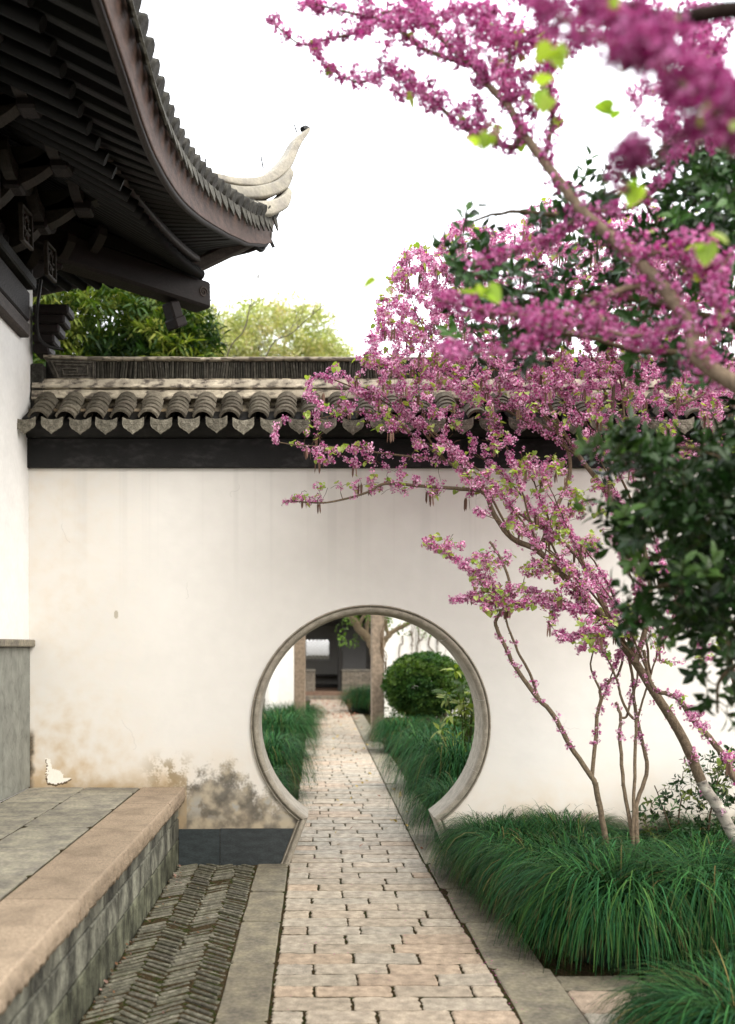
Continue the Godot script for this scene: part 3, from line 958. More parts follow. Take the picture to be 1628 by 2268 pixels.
func build_hall() -> void:
	var hall := thing("temple_hall", "dark timber temple hall with upswept tiled eaves over a white wall", "temple", Vector3.ZERO)
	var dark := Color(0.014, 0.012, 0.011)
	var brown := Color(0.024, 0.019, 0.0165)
	# walls with thickness
	var wb := Mb.new()
	wb.col = Color(0.90, 0.90, 0.895)
	wb.box(P(-2.41, 2.55, -4.57), Vector3(0.40, 4.0, 6.30), 0.01)
	wb.box(P(-4.4, 2.2, -7.40), Vector3(3.6, 4.6, 0.36), 0.01)
	part("white_wall", wb, M.white_plaster, hall)
	var dd := 2.3
	while dd < 7.5:
		var l := 0.86
		if dd + l > 7.2: l = 7.598 - dd
		var b := Mb.new()
		var t := R(0.88, 1.06)
		b.col = Color(0.46 * t, 0.475 * t, 0.455 * t)
		b.box(P(-2.212, 1.12, -dd - l / 2), Vector3(0.03, 1.07, l - 0.004), 0.004)
		part("dado_panel", b, M.marble, hall)
		dd += l
	var cap := Mb.new()
	cap.col = Color(0.46, 0.44, 0.39)
	cap.box(P(-2.20, 1.685, -4.95), Vector3(0.09, 0.055, 5.29), 0.008)
	part("dado_cap", cap, M.slabs, hall)
	# beams over the wall
	for q in [[3.955, 4.07, -2.185, 0.09], [4.075, 4.30, -2.23, 0.18], [4.31, 4.40, -2.19, 0.20]]:
		var b := Mb.new()
		b.col = [Color(0.10, 0.078, 0.066), brown, dark][int(q[0] > 4.0) + int(q[0] > 4.3)]
		b.box(P(q[2], (q[0] + q[1]) / 2, -4.75), Vector3(q[3], q[1] - q[0] - 0.004, 5.3), 0.012)
		part("wall_beam", b, M.wood, hall)
	var post := Mb.new()
	post.col = dark
	post.tube(PackedVector3Array([Vector3(-2.33, 3.9, -7.5), Vector3(-2.33, 5.0, -7.5)]), PackedFloat32Array([0.12, 0.12]), 14)
	part("corner_post", post, M.wood, hall)
	# stepped corbel on the corner above the garden wall
	var cb := Mb.new()
	cb.col = brown
	for k in 5:
		var s := [0.13, 0.17, 0.21, 0.25, 0.28][k] as float
		cb.box(P(-2.19 + s * 0.5, 3.955 + k * 0.075, -7.72), Vector3(s, 0.072, 0.2), 0.014)
	part("stepped_corbel", cb, M.wood, hall)
	var pipe := Mb.new()
	pipe.col = Color(0.05, 0.05, 0.05)
	var pl := smooth_line([Vector3(-2.10, 4.45, -7.55), Vector3(-2.13, 4.2, -7.55), Vector3(-2.12, 4.02, -7.56), Vector3(-2.05, 3.95, -7.58), Vector3(-1.95, 3.94, -7.62)], 0.012, 0.012, 4)
	pipe.tube(pl[0], pl[1], 6)
	part("cable", pipe, M.iron, hall)
	# frieze wall behind the brackets, closes the space under the roof
	var fr := Mb.new()
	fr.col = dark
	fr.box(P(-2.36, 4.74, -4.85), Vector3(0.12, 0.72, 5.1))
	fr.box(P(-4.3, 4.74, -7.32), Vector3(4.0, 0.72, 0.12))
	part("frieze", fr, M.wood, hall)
	# underside boards and roof slab, each slope a sheet of its own
	for side in 2:
		var lo := []; var hi := []
		var d := 2.0
		while d <= 9.06:
			var e := eave(d); var m := mid_eave(d); var inn := inner_eave(d)
			var out := Vector3(0.03, 0, 0)
			lo.append(PackedVector3Array([fl(inn + Vector3(0, 0.12, 0), side), fl(m + Vector3(-0.3, 0.20, 0), side), fl(m + Vector3(0, 0.15, 0), side), fl(m.lerp(e, 0.5) + Vector3(0, 0.13, 0), side), fl(e + Vector3(0, 0.135, 0), side)]))
			var top := Vector3(-4.3, 6.9, -minf(d, 5.15))
			hi.append(PackedVector3Array([fl(top, side), fl(top.lerp(inn, 0.5) + Vector3(0, 0.10, 0), side), fl(inn + Vector3(0, 0.34, 0), side), fl(m + Vector3(0, 0.30, 0), side), fl(e + Vector3(-0.1, 0.235, 0), side), fl(e + out + Vector3(0, 0.215, 0), side)]))
			d += 0.15
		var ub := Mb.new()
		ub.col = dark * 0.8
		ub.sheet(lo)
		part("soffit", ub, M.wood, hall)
		var tb := Mb.new()
		tb.col = Color(0.12, 0.12, 0.115)
		tb.sheet(hi)
		part("roof", tb, M.clay_tile, hall)
		# fascia board
		var fb := Mb.new()
		fb.col = Color(0.21, 0.13, 0.105)
		var rows := []
		d = 2.0
		while d <= 9.06:
			var e := eave(d)
			var r := PackedVector3Array()
			for q in [Vector2(-0.045, 0.012), Vector2(-0.012, 0.0), Vector2(0.0, 0.006), Vector2(0.008, 0.10), Vector2(0.028, 0.205), Vector2(0.0, 0.215), Vector2(-0.05, 0.20)]:
				r.append(fl(e + Vector3(q.x, q.y, 0), side))
			rows.append(r)
			d += 0.09
		fb.sheet(rows)
		var er: PackedVector3Array = rows[-1]
		for s in range(1, 6): fb.tri(er[0], er[s], er[s + 1])
		part("fascia_board", fb, M.wood, hall)
		var lip := Mb.new()
		lip.col = Color(0.045, 0.035, 0.03)
		rows = []
		d = 2.0
		while d <= 9.0:
			var e := eave(d)
			var r := PackedVector3Array()
			for q in [Vector2(-0.05, 0.02), Vector2(-0.05, -0.022), Vector2(-0.016, -0.024), Vector2(-0.014, 0.004)]:
				r.append(fl(e + Vector3(q.x, q.y, 0), side))
			rows.append(r)
			d += 0.12
		lip.sheet(rows)
		part("eave_lip", lip, M.wood, hall)
		# rafters
		d = 3.3 if side == 0 else 5.6
		while d < 8.95:
			var e := eave(d); var m := mid_eave(d); var inn := inner_eave(d)
			var fly := Mb.new()
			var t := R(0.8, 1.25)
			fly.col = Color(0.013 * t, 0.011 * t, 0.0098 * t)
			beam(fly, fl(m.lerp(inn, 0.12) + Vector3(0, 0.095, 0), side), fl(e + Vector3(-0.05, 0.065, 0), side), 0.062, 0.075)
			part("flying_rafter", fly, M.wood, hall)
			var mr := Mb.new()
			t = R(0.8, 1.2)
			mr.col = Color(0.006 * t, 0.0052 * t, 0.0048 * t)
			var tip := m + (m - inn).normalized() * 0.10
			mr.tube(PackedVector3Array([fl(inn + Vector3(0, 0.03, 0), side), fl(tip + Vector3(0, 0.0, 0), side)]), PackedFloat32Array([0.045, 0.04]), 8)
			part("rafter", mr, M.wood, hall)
			d += 0.185 if d < 6.6 else 0.15
		# strip along the ends of the main rafters and the eave purlin that carries them
		for q in [[0.07, 0.05, 0.10, 0.02]]:
			var sb := Mb.new()
			sb.col = brown if q[0] > 0.1 else Color(0.09, 0.07, 0.06)
			rows = []
			d = 2.0
			while d <= 8.95:
				var m := mid_eave(d) + Vector3(q[3], q[2], 0)
				rows.append(PackedVector3Array([fl(m + Vector3(-q[0] / 2, -q[1] / 2, 0), side), fl(m + Vector3(q[0] / 2, -q[1] / 2, 0), side), fl(m + Vector3(q[0] / 2, q[1] / 2, 0), side), fl(m + Vector3(-q[0] / 2, q[1] / 2, 0), side)]))
				d += 0.23
			sb.sheet(rows, true)
			part("eave_purlin" if q[0] > 0.1 else "rafter_strip", sb, M.wood, hall)
		# eave tiles: round cover ends over drip tiles
		d = 2.6 if side == 0 else 6.2
		while d < [9.02, 8.3][side]:
			var e := eave(d); var e2 := eave(minf(d + 0.05, 9.05))
			var along := fl(e2, side) - fl(e, side)
			along = along.normalized()
			var outw := (fl(e + Vector3(1, 0, 0), side) - fl(e, side)).normalized()
			outw = (outw - along * outw.dot(along)).normalized()
			var up := along.cross(outw)
			if up.y < 0: up = -up
			var o := fl(e, side) + outw * 0.06 + up * 0.205
			var step := 0.19 if d < 8.0 else 0.12
			var tb2 := Mb.new()
			var t := R(0.75, 1.2)
			tb2.col = Color(0.13 * t, 0.13 * t, 0.125 * t)
			var inward := (-outw + up * 0.42).normalized()
			var q0 := o + up * 0.045 + along * step * 0.5
			tb2.tube(PackedVector3Array([q0 + inward * 0.55, q0 + inward * 0.02, q0, q0 - inward * 0.006]), PackedFloat32Array([0.062, 0.062, 0.066, 0.058]), 12)
			part("eave_cover_tile", tb2, M.clay_tile, hall)
			var db := Mb.new()
			t = R(0.75, 1.2)
			db.col = Color(0.20 * t, 0.20 * t, 0.185 * t)
			var half := step * 0.42
			var sh := PackedVector2Array([Vector2(-half, 0.03), Vector2(0, 0.012), Vector2(half, 0.03), Vector2(half, -0.02), Vector2(half * 0.75, -0.055), Vector2(half * 0.35, -0.075), Vector2(0, -0.105), Vector2(-half * 0.35, -0.075), Vector2(-half * 0.75, -0.055), Vector2(-half, -0.02)])
			var tilt := Basis(along, up, along.cross(up))
			if tilt.z.dot(outw) < 0: tilt = Basis(-along, up, -along.cross(up))
			db.prism(sh, Transform3D(tilt * Basis(Vector3.RIGHT, -0.25), o), -0.014, 0.0)
			part("eave_drip_tile", db, M.clay_tile, hall)
			d += step
	# hip beam, its carved end and the flying hip rafter that lifts the corner
	var hb := Mb.new()
	hb.col = brown
	var h0 := Vector3(-2.25, 4.66, -7.20); var h1 := at(452, 660, 8.62)
	beam(hb, h0, h1, 0.20, 0.23, 0.02)
	var hip := part("hip_beam", hb, M.wood, hall)
	var sc := Mb.new()
	sc.col = Color(0.10, 0.078, 0.066)
	var hz := (h1 - h0).normalized()
	var hx := Vector3.UP.cross(hz).normalized()
	for sgn in [-1.0, 1.0]:
		var ring: PackedVector3Array = []
		var rad: PackedFloat32Array = []
		for k in 20:
			var a := k * 0.55
			ring.append(h1 - hz * 0.10 + hx * sgn * 0.102 + (hz * cos(a) + hz.cross(hx) * sin(a)) * (0.05 - k * 0.0022)); rad.append(0.008)
		sc.tube(ring, rad, 5)
	part("scroll", sc, M.wood, hip)
	var hub := Mb.new()
	hub.col = brown
	var hm := h0.lerp(h1, 0.80)
	beam(hub, hm + Vector3(0, -0.13, 0), hm + Vector3(0.04, -0.27, -0.04), 0.13, 0.11, 0.015)
	beam(hub, hm + Vector3(0.03, -0.25, -0.03), hm + Vector3(0.06, -0.33, -0.06), 0.15, 0.13, 0.015)
	part("hanging_block", hub, M.wood, hip)
	var upb := Mb.new()
	upb.col = dark
	beam(upb, h0 + Vector3(0, 0.17, 0), h1 + Vector3(-0.06, 0.17, 0.06), 0.17, 0.13, 0.02)
	part("upper_hip_beam", upb, M.wood, hip)
	var fh := Mb.new()
	fh.col = Color(0.15, 0.13, 0.11)
	var f0 := h1 + Vector3(-0.12, 0.20, 0.12); var f1 := eave(9.05) + Vector3(-0.04, 0.09, 0.04)
	beam(fh, f0, f1, 0.12, 0.12, 0.02)
	part("flying_hip_rafter", fh, M.wood, hall)
	var hk := Mb.new()
	hk.col = dark
	var hp := smooth_line([f1 + Vector3(-0.12, -0.06, 0.12), f1 + Vector3(-0.13, -0.15, 0.13), f1 + Vector3(-0.06, -0.19, 0.06), f1 + Vector3(-0.02, -0.13, 0.02), f1 + Vector3(0.02, -0.07, -0.02), f1 + Vector3(0.05, -0.12, -0.05)], 0.022, 0.016, 4)
	hk.tube(hp[0], hp[1], 7)
	part("corner_hook", hk, M.iron, hall)
	# hip ridge that sweeps up into a horn
	var hd := Vector3(1, 0, -1).normalized()
	var hs := Vector3(1, 0, 1).normalized()
	for layer in 3:
		var b := Mb.new()
		var pts: Array
		var top: Array
		var wide: Array
		if layer == 0:
			pts = [at(300, 330, 7.6), at(400, 372, 7.95), at(470, 389, 8.25), at(528, 399, 8.55), at(580, 390, 8.85), at(622, 355, 9.1), at(650, 310, 9.28), at(682, 284, 9.45)]
			top = [0.06, 0.06, 0.06, 0.065, 0.085, 0.10, 0.075, 0.025]
			wide = [0.16, 0.16, 0.16, 0.16, 0.15, 0.12, 0.09, 0.04]
		elif layer == 1:
			pts = [at(300, 356, 7.6), at(400, 396, 7.95), at(470, 411, 8.25), at(530, 420, 8.55), at(580, 413, 8.8), at(612, 398, 8.98), at(636, 374, 9.12)]
			top = [0.12, 0.12, 0.10, 0.10, 0.11, 0.11, 0.06]
			wide = [0.22, 0.22, 0.22, 0.22, 0.21, 0.18, 0.10]
		else:
			pts = [at(300, 400, 7.6), at(400, 436, 7.95), at(470, 442, 8.25), at(530, 452, 8.5), at(575, 452, 8.72), at(610, 440, 8.9), at(630, 420, 9.0)]
			top = [0.26, 0.24, 0.18, 0.13, 0.13, 0.11, 0.05]
			wide = [0.27, 0.27, 0.27, 0.27, 0.26, 0.22, 0.14]
		b.col = [Color(0.66, 0.65, 0.61), Color(0.58, 0.57, 0.53), Color(0.70, 0.69, 0.64)][layer]
		var line := smooth_line(pts, 0, 0, 5)
		var rows := []
		var cnt: int = line[0].size()
		for k in cnt:
			var f := float(k) / (cnt - 1) * (top.size() - 1)
			var q := mini(int(f), top.size() - 2)
			var tt: float = lerpf(top[q], top[q + 1], f - q)
			var ww: float = lerpf(wide[q], wide[q + 1], f - q) * 0.5
			var c: Vector3 = line[0][k]
			var tg: Vector3 = (line[0][mini(k + 1, cnt - 1)] - line[0][maxi(k - 1, 0)]).normalized()
			var un := hs.cross(tg).normalized()
			if un.y < 0 and un.dot(-hd) < 0: un = -un
			rows.append(PackedVector3Array([c + hs * ww * 0.8, c + hs * ww - un * tt * 0.15, c + hs * ww - un * tt * 0.8, c + hs * ww * 0.85 - un * tt, c - hs * ww * 0.85 - un * tt, c - hs * ww - un * tt * 0.8, c - hs * ww - un * tt * 0.15, c - hs * ww * 0.8]))
		b.sheet(rows, true)
		for k in range(1, 7): b.tri(rows[-1][0], rows[-1][k], rows[-1][k + 1])
		var ridge := part(["ridge_horn", "ridge_moulding", "ridge_base"][layer], b, M.slabs, hall)
		if layer == 0:
			var tip := Mb.new()
			tip.col = Color(0.03, 0.03, 0.03)
			var tl := smooth_line([at(670, 287, 9.42), at(677, 283, 9.46), at(684, 285, 9.5)], 0.028, 0.018, 4)
			tip.tube(tl[0], tl[1], 8)
			part("horn_tip", tip, M.iron, ridge)
			for q in [[657, 292, 651, 274, 9.33], [583, 372, 578, 347, 8.88], [455, 380, 455, 352, 8.2]]:
				var rod := Mb.new()
				rod.col = Color(0.03, 0.03, 0.03)
				rod.tube(PackedVector3Array([at(q[0], q[1], q[4]), at(q[2], q[3], q[4])]), PackedFloat32Array([0.008, 0.006]), 5)
				part("iron_rod", rod, M.iron, ridge)
			var wire := Mb.new()
			wire.col = Color(0.3, 0.3, 0.3)
			var wl := smooth_line([at(455, 354, 8.2), at(515, 358, 8.5), at(578, 349, 8.88), at(618, 320, 9.1), at(651, 276, 9.33)], 0.0025, 0.0025, 5)
			wire.tube(wl[0], wl[1], 4)
			part("wire", wire, M.iron, ridge)
	# bracket sets over the beams, carved panels between them
	var set_no := 0
	for q in [[4.15, 0], [4.85, 0], [5.55, 0], [6.25, 0], [6.85, 0], [7.28, 2], [6.75, 1], [6.2, 1]]:
		var dirs: Array = [Vector3(1, 0, 0), Vector3(0, 0, -1), Vector3(1, 0, -1).normalized()]
		var dir: Vector3 = dirs[q[1]]
		var o := Vector3(-2.27, 4.42, -q[0])
		if q[1] == 1: o = fl(o, 1)
		var across := dir.cross(Vector3.UP)
		var k := Node3D.new()
		k.name = "bracket_set"
		hall.add_child(k, true)
		var blk := Mb.new()
		blk.col = brown
		blk.box(Transform3D(Basis(dir, Vector3.UP, across), o + dir * 0.06), Vector3(0.2, 0.12, 0.2), 0.02)
		part("bracket_block", blk, M.wood, k)
		blk = Mb.new()
		blk.col = brown
		blk.box(Transform3D(Basis(dir, Vector3.UP, across), o + dir * 0.36 + Vector3(0, 0.14, 0)), Vector3(0.12, 0.08, 0.14), 0.015)
		part("bracket_block", blk, M.wood, k)
		blk = Mb.new()
		blk.col = brown
		blk.box(Transform3D(Basis(dir, Vector3.UP, across), o + dir * 0.66 + Vector3(0, 0.26, 0)), Vector3(0.12, 0.08, 0.14), 0.015)
		part("bracket_block", blk, M.wood, k)
		for s in 3:
			var a := Mb.new()
			var t := R(0.9, 1.5)
			a.col = Color(0.036 * t, 0.029 * t, 0.024 * t)
			bracket_arm(a, o + Vector3(0, 0.05 + s * 0.13, 0) + dir * s * 0.06, dir, [0.36, 0.55, 0.72][s], 0.12, 0.095, [0.12, 0.13, 0.09][s])
			part("bracket_arm", a, M.wood, k)
			for sgn in [-1.0, 1.0]:
				var c := Mb.new()
				c.col = Color(0.03 * t, 0.024 * t, 0.020 * t)
				bracket_arm(c, o + Vector3(0, 0.07 + s * 0.13, 0) + dir * (0.10 + s * 0.27), across * sgn, 0.27, 0.09, 0.07, 0.08)
				part("cross_arm", c, M.wood, k)
		if q[1] == 0:
			var pn := Mb.new()
			pn.col = Color(0.07, 0.058, 0.047)
			var pc := o + Vector3(0.34, 0.02, -0.33)
			var pt := Transform3D(Basis(Vector3(0, 0, -1), Vector3.UP, Vector3(1, 0, 0)) * Basis(Vector3.BACK, 0.10), pc)
			for f in [[-0.11, 0, 0.02, 0.24], [0.11, 0, 0.02, 0.24], [0, 0.11, 0.24, 0.02], [0, -0.11, 0.24, 0.02]]:
				pn.box(pt * P(f[0], f[1], 0), Vector3(f[2], f[3], 0.03), 0.004)
			pn.box(pt * P(0, 0, -0.012), Vector3(0.21, 0.21, 0.008))
			for f in 9:
				var aa := f * 0.7
				pn.box(pt * Transform3D(Basis(Vector3.BACK, aa * 1.7), Vector3(cos(aa) * 0.055, sin(aa) * 0.06, 0.0)), Vector3(0.06, 0.016, 0.018), 0.004)
			part("carved_panel", pn, M.wood, hall)
		set_no += 1


# ---------------------------------------------------------------- beyond the gate
func build_beyond() -> void:
	# two granite posts of a pergola
	var spots := [[-0.355, 20.0, 3.4, "square granite post at the left of the path beyond the moon gate"], [1.065, 17.6, 3.6, "square granite post at the right of the path with dry vine on it"]]
	for k in 2:
		var q: Array = spots[k]
		var o := thing("granite_post", q[3], "post", Vector3(q[0], 0, -q[1]), "granite posts of the pergola")
		var b := Mb.new()
		b.col = Color(0.46, 0.37, 0.29)
		b.box(P(0, q[2] / 2, 0), Vector3(0.23, q[2], 0.23), 0.02)
		part("shaft", b, M.granite, o)
		var c := Mb.new()
		c.col = Color(0.40, 0.33, 0.26)
		c.box(P(0, 0.06, 0), Vector3(0.32, 0.16, 0.32), 0.02)
		part("foot_stone", c, M.rough_granite, o)
	# vine on the right post
	var vn := thing("dry_vine", "leafless brown vine climbing the right granite post", "vine", Vector3(1.065, 0, -17.6))
	var vb := Mb.new()
	vb.col = Color(0.26, 0.18, 0.11)
	for k in 3:
		var pts := []
		for s in 9:
			pts.append(Vector3(0.10 + 0.05 * sin(s * 1.3 + k) + R(-0.02, 0.03), 1.2 + s * 0.16 + k * 0.05, 0.125 + R(0, 0.02)))
		var l := smooth_line(pts, 0.009, 0.004, 4, 0.006)
		vb.tube(l[0], l[1], 5)
	part("stem", vb, M.bark, vn)
	# long white wall left of the path and its end pier
	var lw := thing("side_wall", "white plastered side wall left of the path beyond the gate", "wall", Vector3.ZERO)
	var b2 := Mb.new()
	b2.col = Color(0.80, 0.79, 0.76)
	b2.box(P(-1.17, 1.6, -22.4), Vector3(0.3, 3.3, 7.2), 0.01)
	b2.box(P(-0.69, 1.6, -26.3), Vector3(0.72, 3.3, 0.3), 0.01)
	part("white_wall", b2, M.white_plaster, lw)
	var pier := Mb.new()
	for k in 20:
		var t := R(0.8, 1.1)
		pier.col = Color(0.34 * t, 0.32 * t, 0.28 * t)
		pier.box(P(-1.165 + (0.004 if k % 2 else 0.0), 0.05 + k * 0.085, -18.66), Vector3(0.36, 0.078, 0.25), 0.006)
	part("brick_pier", pier, M.brick_grey, lw)
	# frontal white wall at the right with dry creeper
	var rw := thing("white_boundary_wall", "white wall with dry creeper behind the clipped round shrub", "wall", Vector3.ZERO)
	var b3 := Mb.new()
	b3.col = Color(0.80, 0.785, 0.75)
	b3.box(P(4.75, 1.75, -24.0), Vector3(6.3, 3.6, 0.3), 0.01)
	part("white_wall", b3, M.white_plaster, rw)
	var b4 := Mb.new()
	b4.col = Color(0.10, 0.10, 0.10)
	b4.prism(PackedVector2Array([Vector2(-0.35, 3.55), Vector2(0.35, 3.55), Vector2(0.0, 3.85)]), Transform3D(Basis(Vector3(0, 0, 1), Vector3.UP, Vector3(-1, 0, 0)), Vector3(4.75, 0, -24.0)), -3.2, 3.2)
	part("tiled_coping", b4, M.clay_tile, rw)
	var cr := thing("dry_creeper", "bare brown creeper hanging over the white boundary wall", "vine", Vector3.ZERO)
	var cb := Mb.new()
	cb.col = Color(0.24, 0.17, 0.11)
	for k in 34:
		var x := 2.0 + k * 0.1 + R(-0.08, 0.08)
		var pts := []
		var y := R(1.6, 3.3)
		for s in 7:
			pts.append(Vector3(x + R(-0.06, 0.06) + 0.05 * s * sin(k), y - s * R(0.1, 0.25), -23.82 + R(-0.01, 0.03)))
		var l := smooth_line(pts, R(0.008, 0.022), 0.004, 3)
		cb.tube(l[0], l[1], 4)
	for l0 in [[[1010, 1383], [1060, 1420], [1110, 1460]], [[960, 1365], [1020, 1392], [1080, 1450]], [[1000, 1370], [1045, 1380], [1100, 1430]]]:
		var pts := []
		for q in l0: pts.append(at(q[0], q[1], 23.6))
		var l := smooth_line(pts, 0.07, 0.04, 5, 0.03)
		cb.tube(l[0], l[1], 6)
	part("stem", cb, M.bark, cr)
	# tree whose limbs cross behind the right post
	var tr := thing("pergola_tree", "pale barked tree arching behind the right granite post", "tree", Vector3.ZERO)
	var limbs := [[[[838, 1625], [837, 1530], [834, 1470], [822, 1425], [793, 1390], [772, 1355], [745, 1300], [700, 1250]], 0.11, 0.05], [[[822, 1425], [812, 1390], [825, 1350], [850, 1300]], 0.05, 0.03], [[[836, 1480], [846, 1435], [862, 1408], [895, 1385], [935, 1372], [990, 1378], [1030, 1360]], 0.055, 0.03], [[[862, 1408], [850, 1370], [846, 1330], [860, 1280]], 0.04, 0.02], [[[793, 1390], [806, 1362], [830, 1338]], 0.04, 0.02]]
	var first := true
	var tips := []
	for l0 in limbs:
		var pts := []
		for q in l0[0]: pts.append(at(q[0], q[1], 18.4))
		var l := smooth_line(pts, l0[1], l0[2], 5, 0.012)
		var b := Mb.new()
		b.col = Color(0.36, 0.29, 0.20)
		b.tube(l[0], l[1], 8)
		part("trunk" if first else "limb", b, M.bark, tr)
		first = false
		tips.append(l[0][-1]); tips.append(l[0][l[0].size() / 2])
	var xf := []; var cs := PackedColorArray()
	for k in 260:
		var p: Vector3 = tips[k % tips.size()] + Vector3(R(-0.5, 0.5), R(-0.25, 0.4), R(-0.4, 0.4))
		xf.append(Transform3D(Basis.from_euler(Vector3(R(0, 6), R(0, 6), R(0, 6))).scaled(Vector3.ONE * R(0.6, 1.1)), p))
		var t := R(0.7, 1.2)
		cs.append(Color(0.16 * t, 0.26 * t, 0.06 * t))
	many("leaves", leaf_spray(6, 0.07, 0.04, 0.06, 0.3, M.tree_leaf), xf, cs, tr)
	# open pavilion that closes the path
	var pv := thing("garden_pavilion", "dark open pavilion with a white lattice window at the path's end", "pavilion", Vector3(0, 0, -31.5))
	var wood := Color(0.035, 0.03, 0.027)
	var fb := Mb.new()
	fb.col = Color(0.30, 0.20, 0.15)
	fb.box(P(1.2, 0.10, -2.0), Vector3(5.6, 0.27, 4.0), 0.01)
	part("floor", fb, M.brick_grey, pv)
	var st := Mb.new()
	st.col = Color(0.28, 0.25, 0.21)
	st.box(P(0.4, 0.03, 0.22), Vector3(1.8, 0.16, 0.42), 0.015)
	part("step", st, M.slabs, pv)
	for q in [[-1.6, -0.07], [0.78, 3.6]]:
		var rowsn := 8
		for r in rowsn:
			var b := Mb.new()
			var x: float = q[0] + (0.0 if r % 2 else -0.12)
			while x < q[1]:
				var x1: float = minf(x + 0.25, q[1])
				var x0 := maxf(x, q[0])
				if x1 - x0 > 0.03:
					var t := R(0.75, 1.15)
					b.col = Color(0.33 * t, 0.29 * t, 0.24 * t)
					b.box(P((x0 + x1) / 2, 0.275 + r * 0.078, -0.15 + R(-0.004, 0.004)), Vector3(x1 - x0 - 0.008, 0.07, 0.2), 0.005)
				x += 0.258
			part("brick_course", b, M.brick_grey, pv, "stuff")
		var cap := Mb.new()
		cap.col = Color(0.30, 0.28, 0.25)
		cap.box(P((q[0] + q[1]) / 2, 0.90, -0.15), Vector3(q[1] - q[0] + 0.04, 0.07, 0.28), 0.01)
		part("wall_cap", cap, M.slabs, pv)
	for x in [-1.2, 0.72, 2.6]:
		var c := Mb.new()
		c.col = wood
		c.tube(PackedVector3Array([Vector3(x, 0.24, -0.15), Vector3(x, 2.7, -0.15)]), PackedFloat32Array([0.085, 0.08]), 12)
		part("column", c, M.wood, pv)
	var bm := Mb.new()
	bm.col = wood
	bm.box(P(1.2, 2.55, -0.15), Vector3(6.0, 0.3, 0.16), 0.02)
	bm.box(P(1.2, 2.34, -0.15), Vector3(6.0, 0.03, 0.05), 0.005)
	var x := -1.7
	while x < 4.2:
		bm.box(P(x, 2.37, -0.15), Vector3(0.02, 0.12, 0.03))
		x += 0.09
	part("eave_beam", bm, M.wood, pv)
	# back wall with a real opening filled by a lattice
	var bw := Mb.new()
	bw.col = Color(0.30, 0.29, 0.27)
	for q in [[-1.7, -0.42, 0.2, 3.0], [0.42, 4.2, 0.2, 3.0], [-0.42, 0.42, 0.2, 1.2], [-0.42, 0.42, 1.92, 3.0]]:
		bw.box(P((q[0] + q[1]) / 2, (q[2] + q[3]) / 2, -3.4), Vector3(q[1] - q[0], q[3] - q[2], 0.16))
	part("back_wall", bw, M.white_plaster, pv)
	var sw := Mb.new()
	sw.col = Color(0.22, 0.21, 0.2)
	for q in [[3.9, -1.8, 0.2, 3.2], [-1.7, -1.8, 0.2, 3.2], [1.2, -2.2, 0.9, 0.12]]:
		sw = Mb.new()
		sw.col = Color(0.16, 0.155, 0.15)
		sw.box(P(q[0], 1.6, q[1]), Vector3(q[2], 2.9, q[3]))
		part("side_wall", sw, M.white_plaster, pv)
	var lat := Mb.new()
	lat.col = Color(0.42, 0.41, 0.40)
	for k in 12:
		for s in 2:
			var c0 := -0.75 + k * 0.135
			var a := Vector2(c0 - 0.4, 1.2); var e := Vector2(c0 + 0.4, 1.92)
			if s: a.x = c0 + 0.4; e.x = c0 - 0.4
			var ta := 0.0; var te := 1.0
			var dx := e.x - a.x
			var lo := (-0.42 - a.x) / dx; var hi := (0.42 - a.x) / dx
			ta = maxf(0, minf(lo, hi)); te = minf(1, maxf(lo, hi))
			if te - ta < 0.05: continue
			var p0 := a.lerp(e, ta); var p1 := a.lerp(e, te)
			lat.box(Transform3D(Basis(Vector3.BACK, atan2(p1.y - p0.y, p1.x - p0.x)), Vector3((p0.x + p1.x) / 2, (p0.y + p1.y) / 2, -3.36 + s * 0.014)), Vector3(p0.distance_to(p1), 0.042, 0.012))
	for q in [[0, 1.2, 0.88, 0.04], [0, 1.92, 0.88, 0.04], [-0.42, 1.56, 0.04, 0.76], [0.42, 1.56, 0.04, 0.76]]:
		lat.box(P(q[0], q[1], -3.35), Vector3(q[2], q[3], 0.18))
	part("lattice_window", lat, M.white_plaster, pv)
	var seat := Mb.new()
	seat.col = Color(0.05, 0.045, 0.04)
	seat.box(P(0.4, 0.66, -3.0), Vector3(1.7, 0.06, 0.5), 0.01)
	seat.box(P(0.4, 0.30, -3.0), Vector3(1.6, 0.12, 0.4), 0.01)
	part("bench", seat, M.wood, pv)
	var rf := Mb.new()
	rf.col = Color(0.09, 0.09, 0.09)
	rf.prism(PackedVector2Array([Vector2(-1.0, 2.66), Vector2(4.6, 2.66), Vector2(1.8, 4.4)]), Transform3D(Basis(Vector3(0, 0, -1), Vector3.UP, Vector3(1, 0, 0)), Vector3(1.2, 0, 0)), -3.4, 3.4)
	part("roof", rf, M.clay_tile, pv)
	# clipped round shrub
	var sh := thing("clipped_shrub", "dense round clipped shrub on short trunks behind the grass right of the path", "shrub", Vector3(1.84, 0, -17.0))
	for q in [[0.38, 0.10], [0.28, -0.05], [0.05, 0.05], [-0.2, -0.05]]:
		var b := Mb.new()
		b.col = Color(0.30, 0.25, 0.19)
		b.tube(PackedVector3Array([Vector3(q[0] + 0.08, -0.05, q[1]), Vector3(q[0], 0.3, q[1]), Vector3(q[0] * 0.7, 0.8, q[1])]), PackedFloat32Array([0.05, 0.04, 0.03]), 7)
		part("trunk", b, M.bark, sh)
	crown(sh, "crown", Vector3(0, 0.98, 0), Vector3(0.72, 0.57, 0.62), 2900, leaf_spray(7, 0.05, 0.026, 0.03, 0.1, M.tree_leaf), [Color(0.03, 0.085, 0.025), Color(0.06, 0.13, 0.03), Color(0.13, 0.20, 0.05)], 0.86, 0.035)
